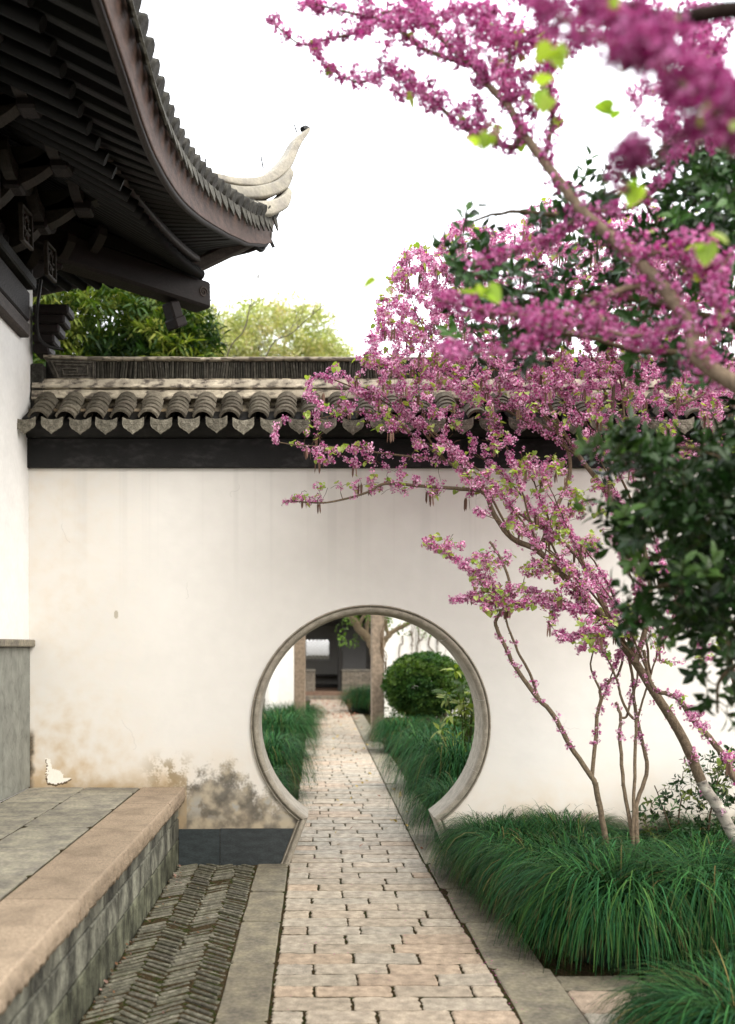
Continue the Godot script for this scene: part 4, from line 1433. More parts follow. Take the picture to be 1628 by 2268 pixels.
	crown(sh, "inner_foliage", Vector3(0, 0.98, 0), Vector3(0.68, 0.53, 0.58), 1600, leaf_spray(8, 0.07, 0.04, 0.03, 0.1, M.tree_leaf), [Color(0.02, 0.05, 0.016), Color(0.03, 0.07, 0.02)], 0.5, 0.035)
	# spotted shrub at the right edge of the gate
	var au := thing("aucuba_shrub", "loose shrub with long yellow green leaves at the gate's right edge", "shrub", Vector3(1.62, 0, -10.6))
	var xa := []; var ca := PackedColorArray()
	var ab := Mb.new()
	ab.col = Color(0.10, 0.12, 0.04)
	for k in 30:
		var a := R(0, TAU)
		var top := Vector3(cos(a) * R(0.05, 0.40), R(0.3, 1.45), sin(a) * R(0.05, 0.4))
		ab.tube(PackedVector3Array([Vector3(R(-0.1, 0.1), 0, R(-0.1, 0.1)), top * Vector3(0.5, 0.6, 0.5), top]), PackedFloat32Array([0.01, 0.008, 0.004]), 4)
		for s in 2:
			xa.append(Transform3D(Basis(Vector3.UP, R(0, TAU)) * Basis(Vector3.RIGHT, R(-0.4, 0.4)), top * (1.0 - s * 0.2)))
			var t := R(0.7, 1.3)
			ca.append(Color(0.06 * t, 0.11 * t, 0.025 * t) if R(0, 1) < 0.65 else Color(0.24 * t, 0.28 * t, 0.08 * t))
	part("stem", ab, M.bark, au)
	many("leaves", leaf_spray(8, 0.14, 0.05, 0.02, 0.6, M.tree_leaf), xa, ca, au)
	# dark shrubs that close the view between the round shrub and the wall
	var lw2 := thing("low_hedge", "low dark shrubs under the clipped shrub beyond the gate", "hedge", Vector3(3.0, 0, -20.5))
	crown(lw2, "foliage", Vector3(0, 0.35, 0), Vector3(1.6, 0.45, 0.6), 900, leaf_spray(7, 0.07, 0.035, 0.05, 0.3, M.tree_leaf), [Color(0.03, 0.07, 0.02), Color(0.06, 0.11, 0.03), Color(0.15, 0.16, 0.05)], 0.7, 0.1)


# spray of leaves round a point; colours come with the copies
func leaf_spray(count: int, l: float, w: float, spread: float, droop: float, m: Material, shade := 0.35) -> ArrayMesh:
	var b := Mb.new()
	for k in count:
		var a := TAU * k / count + R(-0.4, 0.4)
		var el := R(-0.5, 1.1)
		var dir := Vector3(cos(a) * cos(el), sin(el), sin(a) * cos(el))
		var side := dir.cross(Vector3.UP).normalized()
		side = side.rotated(dir, R(-0.7, 0.7))
		var up := side.cross(dir)
		var o := dir * spread * R(0.2, 1.0)
		var ll := l * R(0.7, 1.15)
		var ww := w * R(0.8, 1.1)
		var t := R(1.0 - shade, 1.0)
		b.col = Color(t, t, t * R(0.8, 1.0))
		leaf(b, o, dir, side, up, ll, ww, droop)
	return b.mesh(m)

func leaf(b: Mb, o: Vector3, dir: Vector3, side: Vector3, up: Vector3, l: float, w: float, droop: float) -> void:
	var mid1 := o + dir * l * 0.35 - up * l * droop * 0.10
	var mid2 := o + dir * l * 0.7 - up * l * droop * 0.32
	var tip := o + dir * l * 0.97 - up * l * droop * 0.65
	var e1a := mid1 + side * w * 0.48 + up * w * 0.12; var e1b := mid1 - side * w * 0.48 + up * w * 0.12
	var e2a := mid2 + side * w * 0.36 + up * w * 0.09; var e2b := mid2 - side * w * 0.36 + up * w * 0.09
	b.tri(o, e1a, mid1); b.tri(o, mid1, e1b)
	b.quad(mid1, e1a, e2a, mid2); b.quad(mid1, mid2, e2b, e1b)
	b.tri(mid2, e2a, tip); b.tri(mid2, tip, e2b)


# foliage spread through the outer part of a lumpy ellipsoid
func crown(parent: Node3D, called: String, c: Vector3, r: Vector3, count: int, spray: Mesh, tones: Array, inner := 0.6, lump := 0.2, sc := 1.0, sd := 5) -> void:
	var f := noise(sd, 0.9, 3)
	var xf := []; var cs := PackedColorArray()
	while xf.size() < count:
		var d := Vector3(R(-1, 1), R(-1, 1), R(-1, 1))
		if d.length() > 1.0 or d.length() < 0.05: continue
		d = d.normalized()
		var n := f.get_noise_3d(d.x * 2.2, d.y * 2.2, d.z * 2.2)
		var k := pow(R(inner * inner * inner, 1.0), 1.0 / 3.0) * (1.0 + lump * 2.0 * n)
		if f.get_noise_3d(d.x * 6.0 + 9.0, d.y * 6.0, d.z * 6.0) < -0.28 and lump > 0.1: continue
		var p := c + d * r * k
		xf.append(Transform3D((Basis(Vector3.UP, R(0, TAU)) * Basis(Vector3.RIGHT, R(-0.8, 0.8))).scaled(Vector3.ONE * R(0.7, 1.25) * sc), p))
		var q := clampf(0.5 + 0.9 * f.get_noise_3d(p.x * 1.4 / r.x, p.y * 2.0 / r.x, p.z * 1.4 / r.x) + R(-0.3, 0.3), 0.0, 0.999) * (tones.size() - 1)
		var col: Color = tones[int(q)].lerp(tones[int(q) + 1], q - int(q))
		cs.append(col * R(0.8, 1.2))
	many(called, spray, xf, cs, parent)


# ---------------------------------------------------------------- trees behind the wall
func build_back_trees() -> void:
	var specs := [
		["evergreen_tree", "dark glossy evergreen tree with yellow tips behind the wall, under the eaves", -2.8, 15.0, [[-0.5, 6.3, 0.0, 1.5, 1.15, 1.4, 2200], [0.62, 5.95, 0.3, 0.72, 0.85, 1.0, 1100], [-1.0, 5.2, 0.2, 1.3, 1.2, 1.2, 1000], [0.4, 5.1, 0.2, 1.0, 0.9, 1.0, 900]], [Color(0.014, 0.036, 0.010), Color(0.04, 0.09, 0.02), Color(0.15, 0.21, 0.04), Color(0.38, 0.40, 0.08)], 0.15, 0.038, 0.9],
		["haze_toned_tree", "yellow green tree with a round crown far behind the wall, leaf colours paled for haze", -1.04, 27.6, [[0.0, 9.6, 0.0, 2.0, 1.6, 1.8, 3400], [-1.7, 9.3, 0.3, 1.5, 1.6, 1.5, 2200], [1.1, 8.8, 0.0, 1.05, 1.35, 1.3, 1900], [0.2, 7.9, 0.4, 2.2, 1.5, 1.6, 1300]], [Color(0.56, 0.58, 0.34), Color(0.66, 0.66, 0.42), Color(0.74, 0.69, 0.46), Color(0.74, 0.58, 0.42)], 0.10, 0.05, 0.55],  # haze and overexposure are put into these leaf tones, far paler than foliage
	]
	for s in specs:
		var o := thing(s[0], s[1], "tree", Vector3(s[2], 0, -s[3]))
		var b := Mb.new()
		b.col = Color(0.12, 0.095, 0.07)
		var l := smooth_line([Vector3(0, -0.1, 0), Vector3(0.1, 1.6, 0), Vector3(-0.05, 3.2, 0), Vector3(0.1, s[4][0][1], 0)], 0.22, 0.05, 5)
		b.tube(l[0], l[1], 9)
		part("trunk", b, M.bark, o)
		var lb := Mb.new()
		lb.col = b.col
		for q in s[4]:
			for k in 5:
				var e := Vector3(q[0] + R(-0.6, 0.6) * q[3], q[1] + R(-0.4, 0.6) * q[4], q[2] + R(-0.5, 0.5) * q[5])
				var l2 := smooth_line([Vector3(0, 3.0, 0), Vector3(q[0] * 0.4, lerpf(3.0, q[1], 0.5), q[2]), e], 0.06, 0.012, 4)
				lb.tube(l2[0], l2[1], 5)
		part("limbs", lb, M.bark, o)
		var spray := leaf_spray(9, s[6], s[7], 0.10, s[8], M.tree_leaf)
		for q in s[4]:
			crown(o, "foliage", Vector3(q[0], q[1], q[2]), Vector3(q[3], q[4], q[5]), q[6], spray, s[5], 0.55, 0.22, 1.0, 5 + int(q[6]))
	# bare saplings that stand against the sky
	var sp := [[[[500, 800], [541, 730], [552, 680], [575, 610], [596, 560]], 13.0, 0.014, "thin bare sapling behind the wall, rising left of the haze toned tree"], [[[590, 790], [650, 735], [700, 690], [752, 645]], 13.5, 0.014, "thin bare leaning sapling in front of the haze toned tree"]]
	for q in sp:
		var pts := []
		for p in q[0]: pts.append(at(p[0], p[1], q[1]))
		var foot: Vector3 = pts[0]
		var o := thing("bare_sapling", q[3], "sapling", Vector3.ZERO)
		pts.push_front(Vector3(foot.x - 0.15, 4.0, foot.z)); pts.push_front(Vector3(foot.x - 0.2, 2.0, foot.z)); pts.push_front(Vector3(foot.x - 0.2, 0.0, foot.z))
		var l := smooth_line(pts, q[2], 0.004, 6, 0.006)
		var b := Mb.new()
		b.col = Color(0.22, 0.21, 0.16)
		b.tube(l[0], l[1], 5)
		part("stem", b, M.bark, o)
		var tb := Mb.new()
		tb.col = Color(0.3, 0.28, 0.22)
		for k in 16:
			var p: Vector3 = l[0][int(R(0.4, 0.99) * l[0].size())]
			var e := p + Vector3(R(-0.5, 0.7), R(0.1, 0.7), R(-0.2, 0.2))
			tb.tube(PackedVector3Array([p, p.lerp(e, 0.5) + Vector3(0, 0.05, 0), e]), PackedFloat32Array([0.004, 0.003, 0.0015]), 4)
		part("twigs", tb, M.bark, o, "stuff")


# ---------------------------------------------------------------- mounds of mondo grass
# one fountain of long blades of unit radius: they rise from the middle, arch over and hang to the ground
func grass_fountain(count: int, sd: int) -> ArrayMesh:
	rng.seed = sd
	var b := Mb.new()
	var part_dir := R(0, TAU)
	for k in count:
		var a := R(0, TAU)
		var rr := sqrt(R(0.0, 1.0)) * 0.34
		var ra := a + R(-1.0, 1.0)
		var p := Vector3(cos(ra) * rr, 0.02 + R(0.0, 0.14), sin(ra) * rr)
		var outward := a + R(-0.22, 0.22) + 0.2 * sin(a * 3.0 + part_dir)
		var el := R(0.85, 1.45)
		var l := R(0.86, 1.12)
		var bend := R(2.5, 3.2)
		if R(0, 1) < 0.05:
			bend = R(1.2, 2.0); l *= R(0.6, 0.85)
		var w := R(0.0065, 0.0115)
		var t := R(0.3, 1.35) if R(0, 1) < 0.85 else R(1.4, 2.1)  # some blades get a brighter colour in place of highlights
		var base := Color(0.026 * t, 0.085 * t, 0.024 * t)
		var hue := R(0, 1)
		if hue < 0.14: base = Color(0.050 * t, 0.105 * t, 0.026 * t)
		elif hue < 0.163: base = Color(0.16 * t, 0.13 * t, 0.05 * t)
		elif hue < 0.5: base = Color(0.021 * t, 0.074 * t, 0.030 * t)
		var segs := 8
		var dead := R(0, 1)
		var prev_a := Vector3.ZERO; var prev_b := Vector3.ZERO
		var curl := R(-0.3, 0.3)
		var nv := Vector3.ZERO
		var v0 := b.v.size()
		for s in segs + 1:
			var f := float(s) / segs
			var e := el - bend * pow(f, 1.15)
			var h := outward + curl * f
			var dir := Vector3(cos(h) * cos(e), sin(e), sin(h) * cos(e))
			var side := Vector3(-sin(h), 0, cos(h))
			nv = side.cross(dir)
			if nv.y < 0: nv = -nv
			var ww := w * (0.55 + 0.45 * sin(minf(f * 2.2, 1.6))) * (1.0 - 0.9 * pow(f, 3.0))
			b.v.append(p - side * ww * 0.5); b.v.append(p + side * ww * 0.5)
			for q in 2:
				b.n.append((nv + (side if q else -side) * 0.35).normalized()); b.c.append(base if f < 0.9 or dead > 0.45 else Color(0.17, 0.125, 0.055)); b.u.append(Vector2(q, f))
			if s < segs:
				var i0 := v0 + s * 2
				b.i.append(i0); b.i.append(i0 + 2); b.i.append(i0 + 3)
				b.i.append(i0); b.i.append(i0 + 3); b.i.append(i0 + 1)
			p += dir * l / segs
			if p.y < 0.012: p -= dir * l / segs
	return b.mesh(M.grass_blade)


func build_grass() -> void:
	var var_near := []
	for k in 4: var_near.append(grass_fountain(3000, 900 + k))
	var var_far := []
	for k in 3: var_far.append(grass_fountain(1300, 950 + k))
	rng.seed = 77
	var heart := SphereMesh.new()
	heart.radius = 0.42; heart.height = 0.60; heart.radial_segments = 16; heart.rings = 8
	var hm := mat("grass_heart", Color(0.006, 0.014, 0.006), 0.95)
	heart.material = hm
	# x, distance, radius, height factor, label
	var near := [
		[1.68, 5.52, 0.60, 0.80, "large drooping grass mound at the front corner of the bed, next to the border strip"],
		[2.20, 5.46, 0.60, 0.84, "large drooping grass mound in the front row, right of the corner mound"],
		[2.78, 5.58, 0.60, 0.82, "drooping grass mound in the front row at the right edge of the photo"],
		[1.56, 6.22, 0.55, 0.78, "drooping grass mound behind the corner mound, beside the border strip"],
		[1.44, 6.78, 0.52, 0.78, "drooping grass mound halfway along the border strip, left of the forked stem"],
		[1.32, 7.22, 0.44, 0.92, "drooping grass mound against the wall at the right foot of the moon gate"],
		[1.80, 7.20, 0.46, 0.95, "drooping grass mound against the wall, left of the visible slate plinth"],
		[1.98, 6.30, 0.52, 0.74, "grass mound at the foot of the forked redbud stems"],
		[2.55, 6.42, 0.54, 0.70, "grass mound right of the thin redbud stems"],
		[3.10, 6.35, 0.56, 0.72, "grass mound under the leaning white limed trunk"],
		[2.85, 7.12, 0.50, 0.78, "dark grass mound in the shade under the low shrub by the wall"],
		[1.74, 3.96, 0.50, 0.62, "small near grass tuft in the bottom right corner"],
		[2.38, 4.42, 0.52, 0.60, "grass tuft behind the small corner tuft at the right edge"],
	]
	var beyond := [
		[-0.62, 8.4, 0.42, 1.15, "first grass mound left of the path beyond the gate"],
		[-0.70, 9.6, 0.52, 0.92, "second grass mound left of the path beyond the gate"],
		[-0.60, 11.1, 0.54, 1.25, "third grass mound left of the path beyond the gate"],
		[-0.69, 13.0, 0.54, 0.92, "fourth grass mound left of the path beyond the gate"],
		[-0.58, 15.0, 0.56, 1.2, "fifth grass mound left of the path, before the white side wall"],
		[-0.54, 16.5, 0.54, 1.1, "sixth grass mound left of the path, before the white side wall"],
		[-0.58, 18.5, 0.54, 1.1, "last but one grass mound left of the path, before the left post"],
		[-0.34, 21.2, 0.5, 0.9, "last grass mound left of the path, behind the left granite post"],
		[1.24, 8.45, 0.46, 1.15, "first grass mound right of the path beyond the gate"],
		[1.40, 9.6, 0.60, 1.3, "second grass mound right of the path beyond the gate"],
		[2.0, 9.9, 0.56, 0.9, "grass mound behind the second one on the right beyond the gate"],
		[1.36, 11.6, 0.58, 1.2, "third grass mound right of the path beyond the gate"],
		[2.15, 12.0, 0.6, 0.9, "grass mound beside the third one on the right beyond the gate"],
		[1.85, 13.4, 0.6, 0.85, "grass mound halfway to the clipped shrub"],
		[1.35, 15.7, 0.56, 1.0, "grass mound beside the foot of the right granite post"],
		[2.05, 15.3, 0.6, 0.9, "grass mound before the clipped round shrub"],
		[2.75, 15.0, 0.6, 0.85, "grass mound right of the clipped round shrub"],
		[1.20, 25.5, 0.62, 1.05, "bright grass mound far down the path before the pavilion"],
		[1.62, 25.0, 0.62, 1.15, "tall bright grass mound right of the far one before the pavilion"],
	]
	for set_ in 2:
		for q in [near, beyond][set_]:
			var o := thing("grass_mound", q[4], "grass clump", Vector3(q[0], 0, -q[1]), ["mondo grass mounds in the bed by the redbud", "mondo grass mounds along the path beyond the gate"][set_])
			var pool: Array = [var_near, var_far][set_]
			var blades := part("blades", pool[rng.randi() % pool.size()], M.grass_blade, o, "stuff")
			blades.rotation.y = R(0, TAU)
			blades.scale = Vector3(q[2] / 0.82, q[2] / 0.82 * q[3] * 1.5, q[2] / 0.82)
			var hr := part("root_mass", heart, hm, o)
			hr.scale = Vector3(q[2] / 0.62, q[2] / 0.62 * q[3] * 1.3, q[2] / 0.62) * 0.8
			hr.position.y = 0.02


# ---------------------------------------------------------------- branching plants
class Skeleton:
	var p := PackedVector3Array()     # points that a twig may start from
	var r := PackedFloat32Array()
	var dir := PackedVector3Array()
	var twigs := []                   # [points, radii]
	var cells := {}

	func add(line: Array, from := 0.0) -> void:
		var n: int = line[0].size()
		for k in range(int(from * n), n):
			var c := Vector3i((line[0][k] / 0.2).floor())
			if not cells.has(c): cells[c] = []
			cells[c].append(p.size())
			p.append(line[0][k]); r.append(line[1][k])
			dir.append((line[0][mini(k + 1, n - 1)] - line[0][maxi(k - 1, 0)]).normalized())

	func nearest(t: Vector3, below: float) -> int:
		var best := -1
		var cost := 1e9
		var o := Vector3i((t / 0.2).floor())
		var last := 99
		for ring in 40:
			if ring > last: break
			for x in range(-ring, ring + 1):
				for y in range(-ring, ring + 1):
					var edge := absi(x) == ring or absi(y) == ring
					for z in (range(-ring, ring + 1) if edge else ([-ring, ring] if ring > 0 else [0])):
						var list = cells.get(o + Vector3i(x, y, z))
						if list == null: continue
						for k in list:
							var d: Vector3 = t - p[k]
							var c := d.length_squared()
							if d.y < 0.0: c += d.y * d.y * below
							if c < cost:
								cost = c; best = k
			if best >= 0 and last == 99: last = ring + 1
		return best


func inside(poly: PackedVector2Array) -> Vector2:
	var lo := poly[0]; var hi := poly[0]
	for q in poly:
		lo = lo.min(q); hi = hi.max(q)
	for k in 60:
		var c := Vector2(R(lo.x, hi.x), R(lo.y, hi.y))
		if Geometry2D.is_point_in_polygon(c, poly):
			return c
	return (lo + hi) / 2


# twigs that reach for points spread through the regions, nearest first
func grow(sk: Skeleton, targets: Array, r_most: float, r_tip: float, below := 1.0, sag := 0.0) -> void:
	var order := []
	for t in targets:
		order.append([t.distance_squared_to(sk.p[sk.nearest(t, below)]), t])
	order.sort_custom(func(a, b): return a[0] < b[0])
	for q in order:
		var t: Vector3 = q[1]
		var k := sk.nearest(t, below)
		var a := sk.p[k]
		var l := a.distance_to(t)
		if l < 0.03: continue
		var lead := (sk.dir[k] * 0.5 + (t - a).normalized()).normalized()
		var c := a + lead * l * 0.5 + Vector3(R(-1, 1), R(-1, 1) - sag, R(-1, 1)) * l * 0.10
		var pts := PackedVector3Array(); var rad := PackedFloat32Array()
		var n := clampi(int(l / 0.05), 3, 10)
		var r0 := minf(sk.r[k] * 0.75, r_most * clampf(l / 0.5, 0.35, 1.0))
		for s in n + 1:
			var f := float(s) / n
			var pt := a.lerp(c, f).lerp(c.lerp(t, f), f)
			if s > 0 and s < n: pt += Vector3(R(-1, 1), R(-1, 1), R(-1, 1)) * 0.006
			pts.append(pt); rad.append(lerpf(r0, r_tip, f))
		var line := [pts, rad]
		sk.twigs.append(line)
		sk.add(line, 0.25)


# cluster of small five petalled pea flowers round a piece of twig
func flower_cluster(count: int, sd: int) -> ArrayMesh:
	rng.seed = sd
	var b := Mb.new()
	for k in count:
		var d := Vector3(R(-1, 1), R(-1, 1), R(-1, 1)).normalized()
		var o := d * R(0.009, 0.026)
		var s := d.cross(Vector3(R(-1, 1), R(-1, 1), R(-1, 1))).normalized()
		var u := s.cross(d)
		b.col = Color(0.34, 0.07, 0.17)
		b.tri(Vector3.ZERO, o + s * 0.0012, o - s * 0.0012)
		var t := R(0.75, 1.2)
		var pale := R(0.0, 1.0)
		var col := Color(0.72, 0.29, 0.51).lerp(Color(0.93, 0.68, 0.82), pale)
		if R(0, 1) < 0.2: col = Color(0.54, 0.12, 0.34)
		for q in 5:
			var a := TAU * q / 5.0 + R(-0.25, 0.25)
			var pd := (d * R(0.35, 0.9) + s * cos(a) + u * sin(a)).normalized()
			var ps := d.cross(pd).normalized()
			var l := R(0.0075, 0.0115)
			var w := R(0.0028, 0.0042)
			b.col = col * t * R(0.85, 1.12)
			var e := o + pd * l * 0.55 + d * 0.001
			b.tri(o, e + ps * w, o + pd * l)
			b.tri(o, o + pd * l, e - ps * w)
	return b.mesh(M.petal)


func heart_leaf() -> ArrayMesh:
	var b := Mb.new()
	var o := [Vector2(0, 0), Vector2(-0.3, -0.12), Vector2(-0.52, 0.12), Vector2(-0.48, 0.45), Vector2(-0.25, 0.78), Vector2(0, 1.0), Vector2(0.25, 0.78), Vector2(0.48, 0.45), Vector2(0.52, 0.12), Vector2(0.3, -0.12)]
	for k in range(1, 9):
		var a: Vector2 = o[k]; var e: Vector2 = o[k + 1]
		b.tri(Vector3.ZERO, Vector3(a.x, absf(a.x) * 0.35, a.y), Vector3(e.x, absf(e.x) * 0.35, e.y))
	return b.mesh(M.young_leaf)


func pod_mesh() -> ArrayMesh:
	var b := Mb.new()
	for k in 3:
		var a := k * 2.1
		var s := Vector3(cos(a), 0, sin(a)) * 0.007
		var o := Vector3(cos(a + 1), 0, sin(a + 1)) * 0.012
		b.col = Color(0.13, 0.07, 0.045)
		b.quad(o, o + s + Vector3(0, -0.02, 0), o * 1.3 + s * 0.8 + Vector3(0, -0.06, 0), o * 1.4 + Vector3(0, -0.078, 0))
		b.quad(o, o * 1.4 + Vector3(0, -0.078, 0), o * 1.3 - s * 0.8 + Vector3(0, -0.06, 0), o - s + Vector3(0, -0.02, 0))
	return b.mesh(mat("pod", Color.WHITE, 0.7))


func polys(list: Array) -> PackedVector2Array:
	var o := PackedVector2Array()
	for q in list: o.append(Vector2(q[0], q[1]))
	return o


func build_redbuds() -> void:
	var clusters := [flower_cluster(11, 501), flower_cluster(9, 502), flower_cluster(13, 503)]
	rng.seed = 4242
	var hl := heart_leaf()
	var pods := pod_mesh()
	# ---- the redbud in front of the wall; each limb [points x, y], distance at both ends, radii
	var tree := thing("redbud_tree", "blossoming redbud with many slender leaning stems in front of the garden wall", "tree", Vector3(1.95, 0, -6.55))
	var limbs := [
		[[[1352, 1960], [1346, 1885], [1333, 1812], [1320, 1745], [1311, 1722], [1262, 1650], [1225, 1582], [1187, 1541], [1140, 1475], [1121, 1436], [1098, 1384], [1108, 1358], [1121, 1338], [1128, 1290], [1110, 1240], [1085, 1200]], 6.55, 6.4, 0.034, 0.012, 1],
		[[[1121, 1338], [1100, 1300], [1075, 1283], [1040, 1262], [1000, 1232], [962, 1212], [940, 1200]], 6.42, 6.4, 0.010, 0.004, 2],
		[[[1235, 1330], [1200, 1325], [1150, 1338], [1090, 1330], [1040, 1325], [1000, 1330]], 6.5, 6.35, 0.009, 0.004, 2],
		[[[1317, 1345], [1280, 1350], [1240, 1345], [1200, 1335]], 6.3, 6.3, 0.010, 0.005, 2],
		[[[1362, 1403], [1310, 1395], [1270, 1410], [1240, 1415]], 6.25, 6.2, 0.009, 0.005, 2],
		[[[1192, 1545], [1173, 1490], [1150, 1449], [1134, 1410], [1121, 1370], [1135, 1330], [1160, 1290]], 6.5, 6.45, 0.016, 0.008, 0],
		[[[1311, 1722], [1320, 1629], [1322, 1588], [1331, 1547], [1330, 1526], [1352, 1506], [1369, 1494], [1380, 1449], [1372, 1390], [1350, 1330]], 6.55, 6.65, 0.022, 0.010, 0],
		[[[1330, 1530], [1316, 1500], [1308, 1470], [1318, 1430]], 6.55, 6.6, 0.013, 0.007, 0],
		[[[1410, 1960], [1404, 1873], [1394, 1815], [1381, 1737], [1373, 1630], [1375, 1588], [1364, 1556]], 6.45, 6.5, 0.024, 0.015, 1],
		[[[1376, 1590], [1388, 1586], [1398, 1545], [1412, 1500], [1405, 1440], [1385, 1380]], 6.5, 6.6, 0.014, 0.008, 0],
		[[[1418, 1960], [1412, 1873], [1409, 1794], [1414, 1768], [1433, 1702], [1420, 1632], [1411, 1592], [1404, 1547], [1402, 1506], [1392, 1440], [1398, 1360], [1420, 1280], [1415, 1180], [1440, 1080]], 6.4, 6.7, 0.026, 0.010, 1],
		[[[1404, 1960], [1402, 1873], [1404, 1780], [1408, 1640], [1410, 1592]], 6.42, 6.46, 0.02, 0.016, 1],
		[[[1411, 1596], [1394, 1582], [1376, 1545], [1366, 1506], [1340, 1450], [1290, 1390], [1262, 1330]], 6.5, 6.5, 0.016, 0.008, 0],
		[[[1411, 1596], [1424, 1550], [1440, 1500], [1452, 1460], [1480, 1400], [1500, 1330]], 6.5, 6.4, 0.012, 0.007, 0],
		[[[1715, 1990], [1660, 1905], [1628, 1856], [1592, 1790], [1559, 1741], [1534, 1683], [1509, 1629], [1472, 1568], [1439, 1518], [1408, 1468], [1362, 1403], [1317, 1345], [1258, 1286], [1193, 1221], [1134, 1192], [1095, 1140], [1072, 1092], [1023, 1083], [938, 1077], [854, 1071], [810, 1092], [723, 1113], [640, 1109]], 6.3, 6.75, 0.052, 0.006, 1],
		[[[1362, 1403], [1330, 1320], [1300, 1265], [1275, 1228], [1228, 1185], [1180, 1158], [1140, 1130]], 6.55, 6.6, 0.03, 0.014, 0],
		[[[1072, 1092], [1030, 1050], [984, 1018], [940, 985], [906, 958], [847, 921], [780, 912], [700, 930]], 6.65, 6.8, 0.018, 0.006, 0],
		[[[984, 1018], [900, 1010], [820, 1000], [740, 990], [650, 985], [600, 975]], 6.7, 6.7, 0.012, 0.005, 0],
		[[[1193, 1221], [1235, 1120], [1262, 1050], [1252, 985], [1193, 908], [1130, 830], [1080, 730], [1040, 630], [1020, 560]], 6.6, 6.9, 0.026, 0.006, 0],
		[[[1225, 955], [1150, 915], [1060, 860], [980, 780], [920, 690], [895, 560]], 6.7, 6.9, 0.016, 0.005, 0],
		[[[1380, 1140], [1323, 1064], [1284, 1012], [1250, 960], [1210, 880], [1180, 780], [1190, 640], [1170, 540]], 6.6, 6.85, 0.03, 0.006, 0],
		[[[1352, 1110], [1349, 993], [1354, 920], [1359, 830], [1345, 720], [1322, 600], [1330, 500]], 6.55, 6.7, 0.026, 0.008, 0],
		[[[1408, 1468], [1432, 1380], [1440, 1290], [1425, 1170], [1470, 1030], [1500, 900], [1490, 760], [1450, 620], [1440, 520]], 6.4, 6.6, 0.03, 0.007, 0],
		[[[1470, 1030], [1395, 960], [1380, 870], [1400, 760], [1390, 640]], 6.45, 6.7, 0.016, 0.006, 0],
		[[[1500, 900], [1570, 860], [1600, 760], [1590, 640]], 6.4, 6.5, 0.015, 0.006, 0],
		[[[1745, 1920], [1680, 1800], [1628, 1728], [1596, 1667], [1571, 1634], [1534, 1592], [1505, 1551], [1484, 1539], [1456, 1530], [1439, 1506], [1425, 1440]], 6.1, 6.4, 0.038, 0.018, 1],
		[[[1640, 1560], [1618, 1470], [1608, 1400], [1560, 1320], [1545, 1240], [1580, 1130]], 6.2, 6.2, 0.03, 0.012, 0],
	]
	var sk := Skeleton.new()
	var limb_lines := []
	var fan := []
	for q in [[1400, 1450, 1180, 1240], [1400, 1450, 1125, 1150], [1360, 1400, 1200, 1040], [1317, 1345, 1050, 1130], [1440, 1500, 1290, 1240], [1440, 1500, 1350, 1180], [1408, 1468, 1240, 1160], [1258, 1286, 1050, 1000],
		[1193, 1221, 960, 960], [1193, 1221, 1080, 900], [1134, 1192, 880, 900], [1460, 1400, 1330, 1050], [1440, 1300, 1260, 900], [1425, 1170, 1200, 820], [1280, 1010, 1000, 840], [1250, 960, 950, 720], [1210, 880, 1010, 600],
		[1350, 900, 1200, 600], [1350, 800, 1130, 560], [1490, 760, 1330, 520], [1380, 870, 1270, 560], [1072, 1092, 820, 860], [984, 1018, 760, 860], [906, 958, 700, 830], [1130, 830, 880, 640], [1080, 730, 930, 560],
		[1500, 1330, 1400, 1060], [1440, 1400, 1250, 1290], [1370, 1400, 1150, 1300], [1480, 1400, 1560, 1180], [1545, 1240, 1480, 1010], [1228, 1185, 1150, 1000], [1300, 1265, 1210, 1090], [1320, 1588, 1390, 1400], [1405, 1440, 1330, 1300]]:
		var dd := R(6.35, 6.65)
		var p0 := at(q[0], q[1], dd); var p1 := at(q[2], q[3], dd + R(-0.15, 0.3))
		var bow := Vector3(R(-0.03, 0.06), R(0.02, 0.10), R(-0.05, 0.05)) * p0.distance_to(p1)
		fan.append([p0, p0.lerp(p1, 0.33) + bow, p0.lerp(p1, 0.68) + bow * 0.9, p1])
	for q in limbs:
		var pts := []
		var n: int = q[0].size()
		for k in n:
			pts.append(at(q[0][k][0], q[0][k][1], lerpf(q[1], q[2], float(k) / (n - 1))))
		var l := smooth_line(pts, q[3], q[4], 5, q[4] * 0.18)
		# the bases go down to the soil
		if pts[0].y > -0.02 and q[5] == 1:
			l[0].insert(0, Vector3(pts[0].x, -0.05, pts[0].z)); l[1].insert(0, q[3] * 1.1)
		limb_lines.append([l, q[3], q[5]])
		sk.add(l, 0.3 if q[5] == 1 else 0.1)
		var lime := Mb.new()
		var b := Mb.new()
		var t := R(0.85, 1.1)
		for j in l[1].size(): l[1][j] = l[1][j] * (0.78 if q[3] == 0.052 else 0.62)
		b.col = Color(0.37 * t, 0.295 * t, 0.22 * t)
		if q[3] == 0.052:      # the leaning trunk carries a coat of lime at its foot
			var cut := 0
			while cut < l[0].size() and l[0][cut].x > at(1562, 1745, 6.35).x: cut += 1
			lime.col = Color(0.60, 0.585, 0.56)
			lime.tube(l[0].slice(0, cut + 1), l[1].slice(0, cut + 1), 10, false)
			part("limed_trunk", lime, M.weathered_plaster, tree)
			b.tube(l[0].slice(cut), l[1].slice(cut), 10)
		else:
			b.tube(l[0], l[1], 9)
		# knots
		for k in int(l[0].size() * 0.7):
			if R(0, 1) < 0.4:
				var j := int(R(0, 0.99) * l[0].size())
				var d := Vector3(R(-1, 1), R(-0.5, 1), R(-1, 1)).normalized()
				b.tube(PackedVector3Array([l[0][j], l[0][j] + d * (l[1][j] + 0.006)]), PackedFloat32Array([l[1][j] * 0.5, 0.003]), 5)
		part("trunk" if q[5] == 1 else "limb", b, M.bark, tree)
